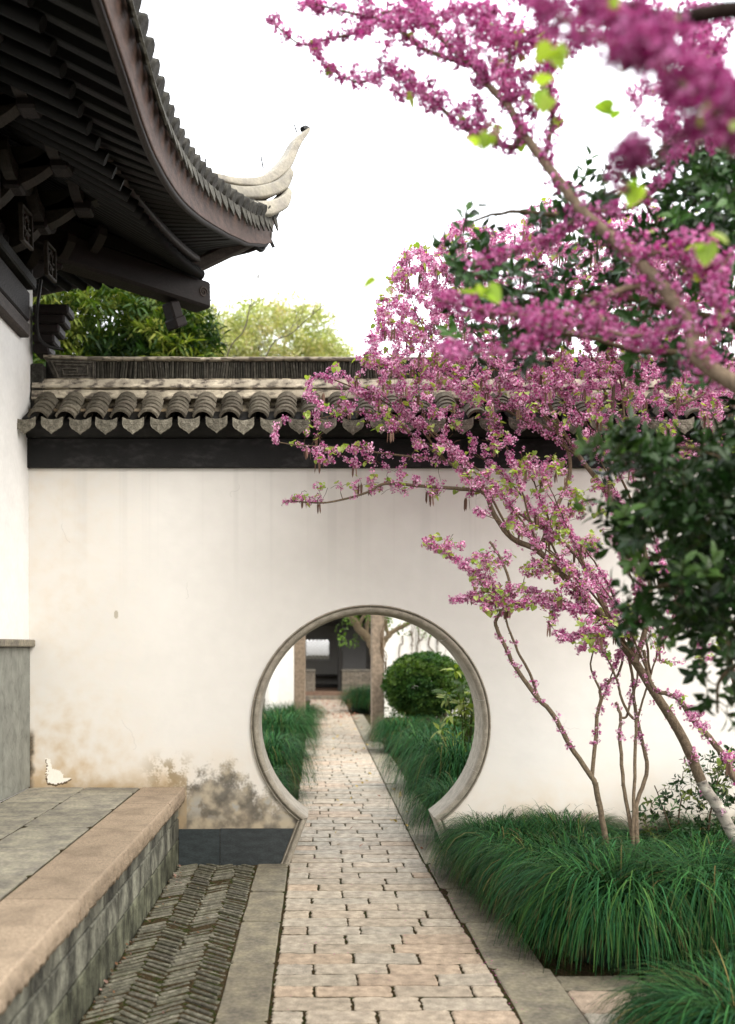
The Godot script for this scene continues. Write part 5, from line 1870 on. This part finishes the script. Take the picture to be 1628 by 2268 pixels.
	var slim := Mb.new()
	slim.col = Color(0.24, 0.175, 0.125)
	for q in fan:
		var l := smooth_line(q, R(0.008, 0.011), 0.0022, 6, 0.004)
		slim.tube(l[0], l[1], 6)
		limb_lines.append([l, 0.01, 3])
		sk.add(l, 0.15)
	part("slender_branches", slim, M.bark, tree, "stuff")
	var regions := [
		[[[600, 950], [690, 830], [800, 785], [1000, 800], [1100, 900], [1090, 1050], [930, 1030], [740, 1035], [610, 985]], 300, 6.3, 6.95, 0.9, 0.15],
		[[[620, 1120], [640, 1090], [860, 1040], [1080, 1060], [1070, 1110], [860, 1090], [760, 1125]], 100, 6.6, 6.9, 1.0, 0.10],
		[[[1010, 1050], [1220, 1000], [1360, 1050], [1330, 1260], [1160, 1190], [1080, 1140]], 230, 6.2, 6.9, 1.0, 0.35],
		[[[930, 1195], [1010, 1180], [1130, 1260], [1180, 1330], [1130, 1370], [1000, 1330], [1060, 1290]], 190, 6.2, 6.6, 1.3, 0.22],
		[[[1120, 1220], [1280, 1240], [1400, 1340], [1430, 1480], [1300, 1450], [1180, 1370]], 260, 6.1, 6.7, 1.1, 0.22],
		[[[1400, 1240], [1560, 1260], [1628, 1380], [1560, 1480], [1450, 1470]], 110, 6.0, 6.5, 1.0, 0.2],
		[[[1440, 1500], [1540, 1570], [1628, 1640], [1628, 1720], [1560, 1640], [1500, 1570]], 40, 6.0, 6.3, 1.2, 0.1],
		[[[800, 800], [830, 690], [870, 590], [900, 520], [960, 560], [1010, 480], [1100, 520], [1200, 440], [1330, 480], [1480, 450], [1628, 520], [1628, 900], [1350, 940], [1100, 880], [930, 850]], 2900, 6.2, 7.0, 1.2, 0.08],
		[[[820, 830], [1100, 850], [1350, 900], [1628, 880], [1628, 1050], [1450, 1060], [1300, 1010], [1100, 1000]], 300, 6.2, 6.9, 1.0, 0.15],
	]
	var targets := []
	var gaps := noise(600, 0.011, 2)
	for q in regions:
		var poly := polys(q[0])
		for k in q[1]:
			var s := inside(poly)
			for again in (6 if q[1] < 1000 else 0):
				if gaps.get_noise_2d(s.x, s.y) > R(-0.35, 0.15): break
				s = inside(poly)
			targets.append(at(s.x, s.y, R(q[2], q[3])))
	grow(sk, targets, 0.011, 0.0016, 0.6)
	var tw := Mb.new()
	tw.col = Color(0.26, 0.18, 0.13)
	for l in sk.twigs: tw.tube(l[0], l[1], 4, false)
	part("twigs", tw, M.bark, tree, "stuff")
	var xf := [[], [], []]; var cs := [PackedColorArray(), PackedColorArray(), PackedColorArray()]
	var lx := []; var lc := PackedColorArray()
	var px := []; var pc := PackedColorArray()
	for l in sk.twigs:
		var n: int = l[0].size()
		var tip: Vector3 = l[0][-1]
		var dens := 1.0
		var green := 0.2
		var v := Vector2(tip.x / -tip.z * F + 703.0, 1432.0 - (tip.y - EYE) / -tip.z * F)
		for q in regions:
			if Geometry2D.is_point_in_polygon(v, polys(q[0])):
				dens = q[4]; green = q[5]
				break
		var bare := R(0, 1) < 0.12
		for k in range(1, n):
			if not bare and R(0, 1) < (0.85 if v.y < 860 else 0.48):
				scatter_blossom(xf, cs, l[0][k - 1], l[0][k], l[1][k], 0.020 / dens, R(0.75, 1.2), v.y < 860)
			if R(0, 1) < green * 0.55:
				leaf_at(lx, lc, l[0][k], R(0.026, 0.046))
			if R(0, 1) < 0.030:
				px.append(Transform3D(Basis(Vector3.UP, R(0, 6)).scaled(Vector3.ONE * R(0.8, 1.3)), l[0][k])); pc.append(Color.WHITE)
		if R(0, 1) < green * 1.6:
			for k in 3: leaf_at(lx, lc, tip, R(0.022, 0.042))
	for q in limb_lines:
		var l: Array = q[0]
		for k in range(1, l[0].size()):
			if q[2] == 3:
				if k > 4 and sin(k * 0.9 + q[0][0][0].x * 9.0) > -0.35: scatter_blossom(xf, cs, l[0][k - 1], l[0][k], l[1][k], 0.0085, R(0.8, 1.15), l[0][k].y > 4.2)
			elif q[2] == 2:
				scatter_blossom(xf, cs, l[0][k - 1], l[0][k], l[1][k], 0.0055, R(0.8, 1.2), false)
			elif l[1][k] < 0.03 and l[0][k].y > 1.0 and R(0, 1) < 0.30:
				scatter_blossom(xf, cs, l[0][k - 1], l[0][k], l[1][k], 0.022, R(0.8, 1.2), false)
			elif l[0][k].z > -6.42 and l[0][k].y > 0.5 and l[0][k].y < 1.7 and R(0, 1) < 0.35:
				scatter_blossom(xf, cs, l[0][k - 1], l[0][k], l[1][k], 0.022, R(0.9, 1.2), false)
	for k in 3: many("blossom", clusters[k], xf[k], cs[k], tree)
	many("young_leaves", hl, lx, lc, tree)
	many("seed_pods", pods, px, pc, tree)
	rebase(tree)

	# ---- the nearer redbud whose limb crosses from the right, with a branch close to the eye
	var near := thing("redbud_tree", "nearer redbud leaning in from the right edge with heavy purple blossom against the sky", "tree", Vector3(2.7, 0, -3.2))
	var nl := [
		[[[2500, 2600], [2300, 1800], [1980, 1200], [1760, 930], [1628, 850], [1545, 789], [1525, 717], [1466, 632], [1408, 574], [1349, 521], [1290, 469], [1251, 417], [1206, 359], [1153, 287], [1127, 235], [1088, 196], [1043, 143], [990, 98], [951, 52], [919, 5], [880, -60]], 2.6, 3.9, 0.028, 0.006],
		[[[1153, 287], [1140, 326], [1085, 310], [1023, 280], [958, 222], [880, 163], [795, 182], [723, 150]], 3.5, 3.8, 0.011, 0.003],
		[[[951, 52], [900, 30], [847, 30], [788, 72], [730, 85], [665, 98], [593, 39]], 3.8, 3.9, 0.009, 0.003],
		[[[1043, 143], [940, 110], [860, 50], [760, 25], [680, 5]], 3.7, 3.8, 0.009, 0.003],
		[[[1127, 235], [1118, 180], [1130, 120], [1100, 60], [1080, 0], [1070, -50]], 3.6, 3.6, 0.009, 0.004],
		[[[1206, 359], [1225, 250], [1210, 180], [1220, 110], [1190, 20], [1180, -40]], 3.5, 3.4, 0.009, 0.004],
		[[[1466, 632], [1380, 640], [1280, 690], [1180, 700], [1080, 690], [960, 660]], 3.1, 3.0, 0.012, 0.004],
		[[[1525, 717], [1400, 745], [1280, 720], [1150, 770], [1000, 790]], 3.0, 3.0, 0.008, 0.003],
		[[[1290, 469], [1230, 520], [1130, 560], [1040, 580]], 3.3, 3.3, 0.007, 0.003],
		[[[1408, 574], [1470, 560], [1530, 600], [1600, 580]], 3.1, 3.0, 0.009, 0.004],
		[[[1545, 789], [1590, 720], [1580, 640], [1620, 560]], 2.9, 2.9, 0.010, 0.004],
		[[[1300, 470], [1400, 460], [1440, 420], [1470, 390]], 3.3, 3.2, 0.007, 0.003],
		# close to the eye
		[[[1900, 420], [1720, 330], [1628, 274], [1544, 215], [1480, 163], [1414, 117], [1316, 85], [1245, 42], [1190, 0]], 1.55, 1.75, 0.008, 0.003],
		[[[1720, 330], [1640, 300], [1540, 290], [1421, 335], [1340, 310]], 1.6, 1.75, 0.006, 0.002],
		[[[1800, 0], [1628, 20], [1500, 38], [1400, 20], [1300, -30]], 1.8, 1.9, 0.018, 0.008],
		[[[1500, 38], [1490, 100], [1560, 180], [1640, 210]], 1.8, 1.6, 0.006, 0.003],
		[[[1421, 335], [1390, 360], [1372, 400]], 1.75, 1.75, 0.004, 0.002],
		[[[1414, 117], [1360, 40], [1290, -10]], 1.7, 1.8, 0.004, 0.002],
	]
	var sk2 := Skeleton.new()
	xf = [[], [], []]; cs = [PackedColorArray(), PackedColorArray(), PackedColorArray()]
	lx = []; lc = PackedColorArray()
	var idx := 0
	for q in nl:
		var pts := []
		var n: int = q[0].size()
		for k in n: pts.append(at(q[0][k][0], q[0][k][1], lerpf(q[1], q[2], float(k) / (n - 1))))
		if idx == 0: pts[0].y = -0.05
		var l := smooth_line(pts, q[3], q[4], 5, q[4] * 0.2)
		sk2.add(l, 0.2)
		var b := Mb.new()
		b.col = Color(0.36, 0.285, 0.215) if idx != 14 else Color(0.06, 0.045, 0.04)
		b.tube(l[0], l[1], 8)
		part("trunk" if idx == 0 else "limb", b, M.bark, near)
		var spacing: float = (0.013 if idx < 6 else 0.017) if idx > 0 else 0.032
		for k in range(1, l[0].size()):
			if idx > 0 and idx != 14:
				if -l[0][k].z > 2.2:
					scatter_blossom(xf, cs, l[0][k - 1], l[0][k], l[1][k], spacing, R(0.8, 1.2), false)
				elif sin(k * 1.25 + idx) > -0.35:
					scatter_blossom(xf, cs, l[0][k - 1], l[0][k], l[1][k] + R(0.0, 0.012), 0.0062, R(0.8, 1.2), false)
			elif idx == 0 and R(0, 1) < 0.62:
				scatter_blossom(xf, cs, l[0][k - 1], l[0][k], l[1][k], 0.012, R(0.8, 1.2), false)
			if idx > 0 and R(0, 1) < 0.035:
				leaf_at(lx, lc, l[0][k], R(0.03, 0.05))
		idx += 1
	var reg2 := [
		[[[640, -20], [960, -20], [1010, 100], [900, 60], [700, 110]], 26, 3.6, 3.9],
		[[[740, 140], [880, 130], [1060, 220], [1130, 320], [1000, 270]], 45, 3.5, 3.8],
		[[[900, 0], [1230, -20], [1240, 250], [1150, 270], [1050, 150]], 105, 3.3, 3.8],
		[[[1000, 640], [1300, 640], [1480, 680], [1500, 780], [1250, 760], [980, 800]], 26, 2.9, 3.1],
		[[[1400, 480], [1628, 500], [1628, 800], [1520, 690]], 26, 2.9, 3.2],
		[[[1230, 0], [1628, 0], [1628, 180], [1400, 90]], 110, 3.0, 3.6], [[[1380, 170], [1628, 200], [1628, 330], [1440, 330]], 26, 3.0, 3.4],
		[[[1280, 20], [1450, 60], [1628, 190], [1628, 320], [1400, 150]], 24, 1.6, 1.8],
	]
	targets = []
	for q in reg2:
		var poly := polys(q[0])
		for k in q[1]:
			var s := inside(poly)
			targets.append(at(s.x, s.y, R(q[2], q[3])))
	grow(sk2, targets, 0.006, 0.0014, 0.6)
	tw = Mb.new()
	tw.col = Color(0.15, 0.09, 0.075)
	for l in sk2.twigs:
		tw.tube(l[0], l[1], 4, false)
		var n: int = l[0].size()
		for k in range(1, n):
			scatter_blossom(xf, cs, l[0][k - 1], l[0][k], l[1][k], 0.019 if -l[0][k].z > 2.2 else 0.008, R(0.7, 1.15), false)
		if R(0, 1) < 0.12: leaf_at(lx, lc, l[0][-1], R(0.025, 0.045))
	part("twigs", tw, M.bark, near, "stuff")
	for q in [[1075, 300, 2.0], [1210, 115, 1.9], [845, 628, 2.3], [1068, 652, 2.3], [1392, 440, 2.2], [1350, 240, 2.4], [1560, 540, 2.2], [1195, 212, 2.2]]:
		for k in 3: leaf_at(lx, lc, at(q[0], q[1], q[2]), R(0.035, 0.05))
	for k in 3: many("blossom", clusters[k], xf[k], cs[k], near)
	many("young_leaves", hl, lx, lc, near)
	rebase(near)


func scatter_blossom(xf: Array, cs: Array, a: Vector3, e: Vector3, r: float, spacing: float, sc: float, pale: bool) -> void:
	var l := a.distance_to(e)
	var n := l / spacing
	var m := int(n) + (1 if R(0, 1) < n - int(n) else 0)
	for k in m:
		var p := a.lerp(e, R(0, 1)) + Vector3(R(-1, 1), R(-1, 1), R(-1, 1)).normalized() * (r + R(0.0, 0.016))
		var v := rng.randi() % 3
		var s := sc * R(0.75, 1.2)
		# local basis rows have no origin
		xf[v].append(Transform3D(Basis.from_euler(Vector3(R(0, TAU), R(0, TAU), R(0, TAU))).scaled(Vector3.ONE * s), p))
		var t := R(0.8, 1.12)
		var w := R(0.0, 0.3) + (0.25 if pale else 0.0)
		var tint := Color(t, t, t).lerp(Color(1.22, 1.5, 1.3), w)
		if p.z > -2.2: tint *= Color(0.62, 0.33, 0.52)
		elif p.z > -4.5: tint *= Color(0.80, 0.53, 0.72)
		cs[v].append(tint)


func leaf_at(lx: Array, lc: PackedColorArray, p: Vector3, s: float) -> void:
	lx.append(Transform3D(Basis.from_euler(Vector3(R(-0.3, 1.3), R(0, TAU), R(-0.6, 0.6))).scaled(Vector3.ONE * s), p + Vector3(R(-1, 1), R(-0.6, 1), R(-1, 1)) * 0.022))
	var t := R(0.8, 1.2)
	lc.append(Color(0.50 * t, 0.56 * t, 0.22 * t).lerp(Color(0.26 * t, 0.42 * t, 0.12 * t), R(0, 1) * R(0, 1)))


# shoot of oval evergreen leaves along a stem that points to +y
func evergreen_shoot(count: int, l: float, w: float, stem: float, sd: int) -> ArrayMesh:
	rng.seed = sd
	var b := Mb.new()
	b.col = Color(0.7, 0.45, 0.2)
	b.tube(PackedVector3Array([Vector3.ZERO, Vector3(0, stem, 0)]), PackedFloat32Array([0.002, 0.0012]), 3, false)
	for k in count:
		var a := k * 2.4 + R(-0.3, 0.3)
		var f := (k + 0.6) / count
		var dir := Vector3(cos(a), R(0.25, 0.9) + f * 0.4, sin(a)).normalized()
		var side := dir.cross(Vector3.UP).normalized().rotated(dir, R(-0.5, 0.5))
		var t := R(0.6, 1.15)
		b.col = Color(t, t, t * R(0.8, 1.0))
		leaf(b, Vector3(0, stem * f, 0) + dir * 0.004, dir, side, side.cross(dir), l * R(0.75, 1.1), w * R(0.85, 1.1), 0.35)
	return b.mesh(M.glossy_leaf)


func build_shrubs() -> void:
	var kinds := [
		["camellia_shrub", "evergreen shrub with oval leaves high on the right, before the redbud blossom", Vector3(2.35, 0, -3.7),
			[[[[1990, 2600], [1900, 1500], [1760, 1000], [1628, 720], [1500, 560], [1420, 440]], 3.7, 0.04], [[[1628, 720], [1400, 660], [1250, 660], [1130, 640], [1030, 600]], 3.6, 0.018], [[[1500, 560], [1380, 520], [1250, 480], [1130, 470], [1040, 490]], 3.7, 0.014], [[[1760, 1000], [1560, 800], [1420, 780], [1250, 740], [1050, 760]], 3.5, 0.016]],
			[[[[1180, 440], [1260, 400], [1420, 350], [1628, 310], [1628, 860], [1400, 830], [1270, 700], [1200, 560]], 170, 3.4, 4.0], [[[990, 600], [1000, 490], [1100, 475], [1140, 610], [1010, 660]], 26, 3.5, 3.8], [[[1000, 640], [1250, 610], [1280, 720], [1180, 790], [1010, 790]], 60, 3.3, 3.7], [[[1440, 340], [1628, 310], [1628, 620], [1480, 520]], 130, 3.4, 3.9], [[[1640, 320], [1850, 380], [1980, 700], [1900, 900], [1640, 860]], 130, 3.4, 4.1]], [0.052, 0.026, 0.085, 8], [Color(0.036, 0.10, 0.024), Color(0.075, 0.18, 0.04), Color(0.016, 0.042, 0.012)]],
		["camellia_shrub", "dark evergreen shrub close by at the right edge, in front of the redbud stems", Vector3(2.1, 0, -3.45),
			[[[[2020, 2700], [1960, 2000], [1850, 1500], [1700, 1250], [1560, 1130], [1420, 1050]], 3.4, 0.034], [[[1850, 1500], [1700, 1450], [1600, 1500], [1590, 1580]], 3.3, 0.013], [[[1700, 1250], [1560, 1280], [1430, 1300], [1380, 1250]], 3.3, 0.013], [[[1960, 2000], [1760, 1200], [1600, 1020], [1480, 990]], 3.5, 0.018]],
			[[[[1390, 1010], [1450, 960], [1490, 1010], [1560, 960], [1590, 1000], [1628, 950], [1628, 1400], [1540, 1420], [1480, 1400], [1400, 1290], [1370, 1200], [1400, 1130], [1420, 1060]], 175, 3.1, 3.7], [[[1290, 1000], [1360, 960], [1460, 960], [1440, 1040], [1340, 1040]], 30, 3.2, 3.6], [[[1310, 1140], [1400, 1120], [1420, 1230], [1350, 1230]], 18, 3.2, 3.6], [[[1390, 1290], [1470, 1300], [1450, 1440], [1390, 1430]], 18, 3.2, 3.5], [[[1560, 1380], [1628, 1380], [1628, 1600], [1580, 1590], [1550, 1480]], 30, 3.1, 3.5], [[[1500, 1060], [1680, 1020], [1680, 1400], [1500, 1380]], 170, 3.1, 3.9], [[[1640, 900], [1950, 850], [2050, 1200], [1900, 1500], [1640, 1450]], 150, 3.1, 4.0]], [0.052, 0.028, 0.085, 9], [Color(0.022, 0.058, 0.014), Color(0.06, 0.125, 0.026), Color(0.011, 0.028, 0.008)]],
		["nandina_shrub", "low dark leafy shrub against the foot of the wall behind the leaning trunk", Vector3(2.75, 0, -7.1),
			[[[[1500, 1960], [1500, 1850], [1510, 1760]], 7.1, 0.012], [[[1560, 1960], [1570, 1830], [1590, 1720]], 7.1, 0.012], [[[1600, 1960], [1630, 1830], [1640, 1700]], 7.0, 0.012], [[[1480, 1960], [1460, 1860], [1440, 1790]], 7.1, 0.010], [[[1540, 1960], [1490, 1850], [1450, 1740]], 7.05, 0.006]],
			[[[[1415, 1850], [1430, 1790], [1480, 1730], [1530, 1690], [1628, 1670], [1700, 1680], [1700, 1870], [1420, 1880]], 210, 6.85, 7.3]], [0.05, 0.02, 0.10, 8], [Color(0.022, 0.055, 0.02), Color(0.045, 0.095, 0.028), Color(0.11, 0.14, 0.03)]],
	]
	for q in kinds:
		var o := thing(q[0], q[1], "shrub", q[2])
		var base: Vector3 = q[2]
		var sk := Skeleton.new()
		for lm in q[3]:
			var pts := []
			for c in lm[0]: pts.append(at(c[0], c[1], lm[1]))
			if lm == q[3][0]: pts[0] = Vector3(pts[0].x, -0.05, pts[0].z)
			var l := smooth_line(pts, lm[2], 0.004, 5, 0.003)
			sk.add(l, 0.15)
			var b := Mb.new()
			b.col = Color(0.17, 0.13, 0.09)
			b.tube(l[0], l[1], 7)
			part("branch", b, M.bark, o)
		var targets := []
		for g in q[4]:
			var poly := polys(g[0])
			for k in g[1]:
				var s := inside(poly)
				targets.append(at(s.x, s.y, R(g[2], g[3])))
		grow(sk, targets, 0.006, 0.0016, 0.3)
		var tw := Mb.new()
		tw.col = Color(0.14, 0.11, 0.07)
		for l in sk.twigs: tw.tube(l[0], l[1], 4, false)
		part("twigs", tw, M.bark, o, "stuff")
		var st: int = rng.randi()
		var shoots := []
		for k in 3: shoots.append(evergreen_shoot(q[5][3], q[5][0], q[5][1], q[5][2], 700 + k))
		rng.seed = st
		var xf := [[], [], []]; var cs := [PackedColorArray(), PackedColorArray(), PackedColorArray()]
		for l in sk.twigs:
			var n: int = l[0].size()
			for e in 2:
				if e == 1 and n < 6: continue
				var k := n - 1 if e == 0 else n / 2
				var d: Vector3 = ((l[0][k] - l[0][k - 1]).normalized() + Vector3(R(-0.7, 0.7), R(-0.2, 0.8), R(-0.7, 0.7))).normalized()
				var x := d.cross(Vector3(R(-1, 1), 0.1, R(-1, 1))).normalized()
				var v := rng.randi() % 3
				xf[v].append(Transform3D(Basis(x, d, x.cross(d)).scaled(Vector3.ONE * R(0.8, 1.2)), l[0][k] - d * 0.02))
				var tones: Array = q[6]
				var t := R(0.7, 1.3)
				cs[v].append(tones[0 if R(0, 1) < 0.6 else 1 + rng.randi() % 2] * t)
		for k in 3: many("leaves", shoots[k], xf[k], cs[k], o)
		rebase(o)


# ---------------------------------------------------------------- fallen petals and leaves
func build_litter() -> void:
	var b := Mb.new()
	b.tri(Vector3(-0.5, 0, 0), Vector3(0, 0.15, 0.4), Vector3(0.5, 0.05, 0))
	b.tri(Vector3(-0.5, 0, 0), Vector3(0.5, 0.05, 0), Vector3(0, 0.12, -0.4))
	var petal := b.mesh(M.petal)
	var fallen := thing("fallen_petals", "tiny purple petals scattered on the path and along its right joint", "petals", Vector3.ZERO, "", "stuff")
	var xf := []; var cs := PackedColorArray()
	for k in 190:
		var d := R(4.2, 7.8)
		var x := R(-0.15, 1.2)
		if R(0, 1) < 0.5: x = path_right(d) + R(-0.03, 0.04)
		xf.append(Transform3D(Basis(Vector3.UP, R(0, TAU)).scaled(Vector3.ONE * R(0.006, 0.012)), Vector3(x, 0.006, -d)))
		cs.append(Color(0.50, 0.14, 0.33) * R(0.8, 1.3))
	many("petals", petal, xf, cs, fallen)
	var dry := leaf_spray(1, 0.06, 0.035, 0.0, 0.2, M.dry_leaf, 0.1)
	var lit := thing("fallen_leaves", "yellow and rust coloured leaves fallen on the path beyond the gate", "leaves", Vector3.ZERO, "", "stuff")
	xf = []; cs = PackedColorArray()
	for k in 700:
		var far := k > 60
		var d := R(22.5, 31.0) if far else R(7.9, 22.0)
		var x := R(-0.2, 1.0)
		var t := R(0.6, 1.2)
		xf.append(Transform3D((Basis(Vector3.UP, R(0, TAU)) * Basis(Vector3.RIGHT, R(-0.3, 0.3))).scaled(Vector3.ONE * (R(0.45, 0.9) if far else R(0.6, 1.0))), Vector3(x, 0.012, -d)))
		cs.append(Color(0.32 * t, 0.13 * t, 0.08 * t) if far or R(0, 1) < 0.3 else Color(0.50 * t, 0.36 * t, 0.10 * t))
	many("leaves", dry, xf, cs, lit)
	var gl := thing("gutter_litter", "crumbs of dry leaf and petal in the corner of the gutter", "leaf litter", Vector3.ZERO, "", "stuff")
	xf = []; cs = PackedColorArray()
	for k in 130:
		var d := R(4.0, 7.5)
		var x := -1.045 + absf(rng.randfn(0.0, 0.05)) if R(0, 1) < 0.75 else R(-1.0, -0.46)
		var t := R(0.6, 1.2)
		xf.append(Transform3D((Basis(Vector3.UP, R(0, TAU)) * Basis(Vector3.RIGHT, R(-0.3, 0.3))).scaled(Vector3.ONE * R(0.15, 0.5)), Vector3(x, 0.008, -d)))
		cs.append([Color(0.22, 0.12, 0.07), Color(0.16, 0.12, 0.07), Color(0.28, 0.18, 0.15)][k % 3] * t)
	many("crumbs", dry, xf, cs, gl)
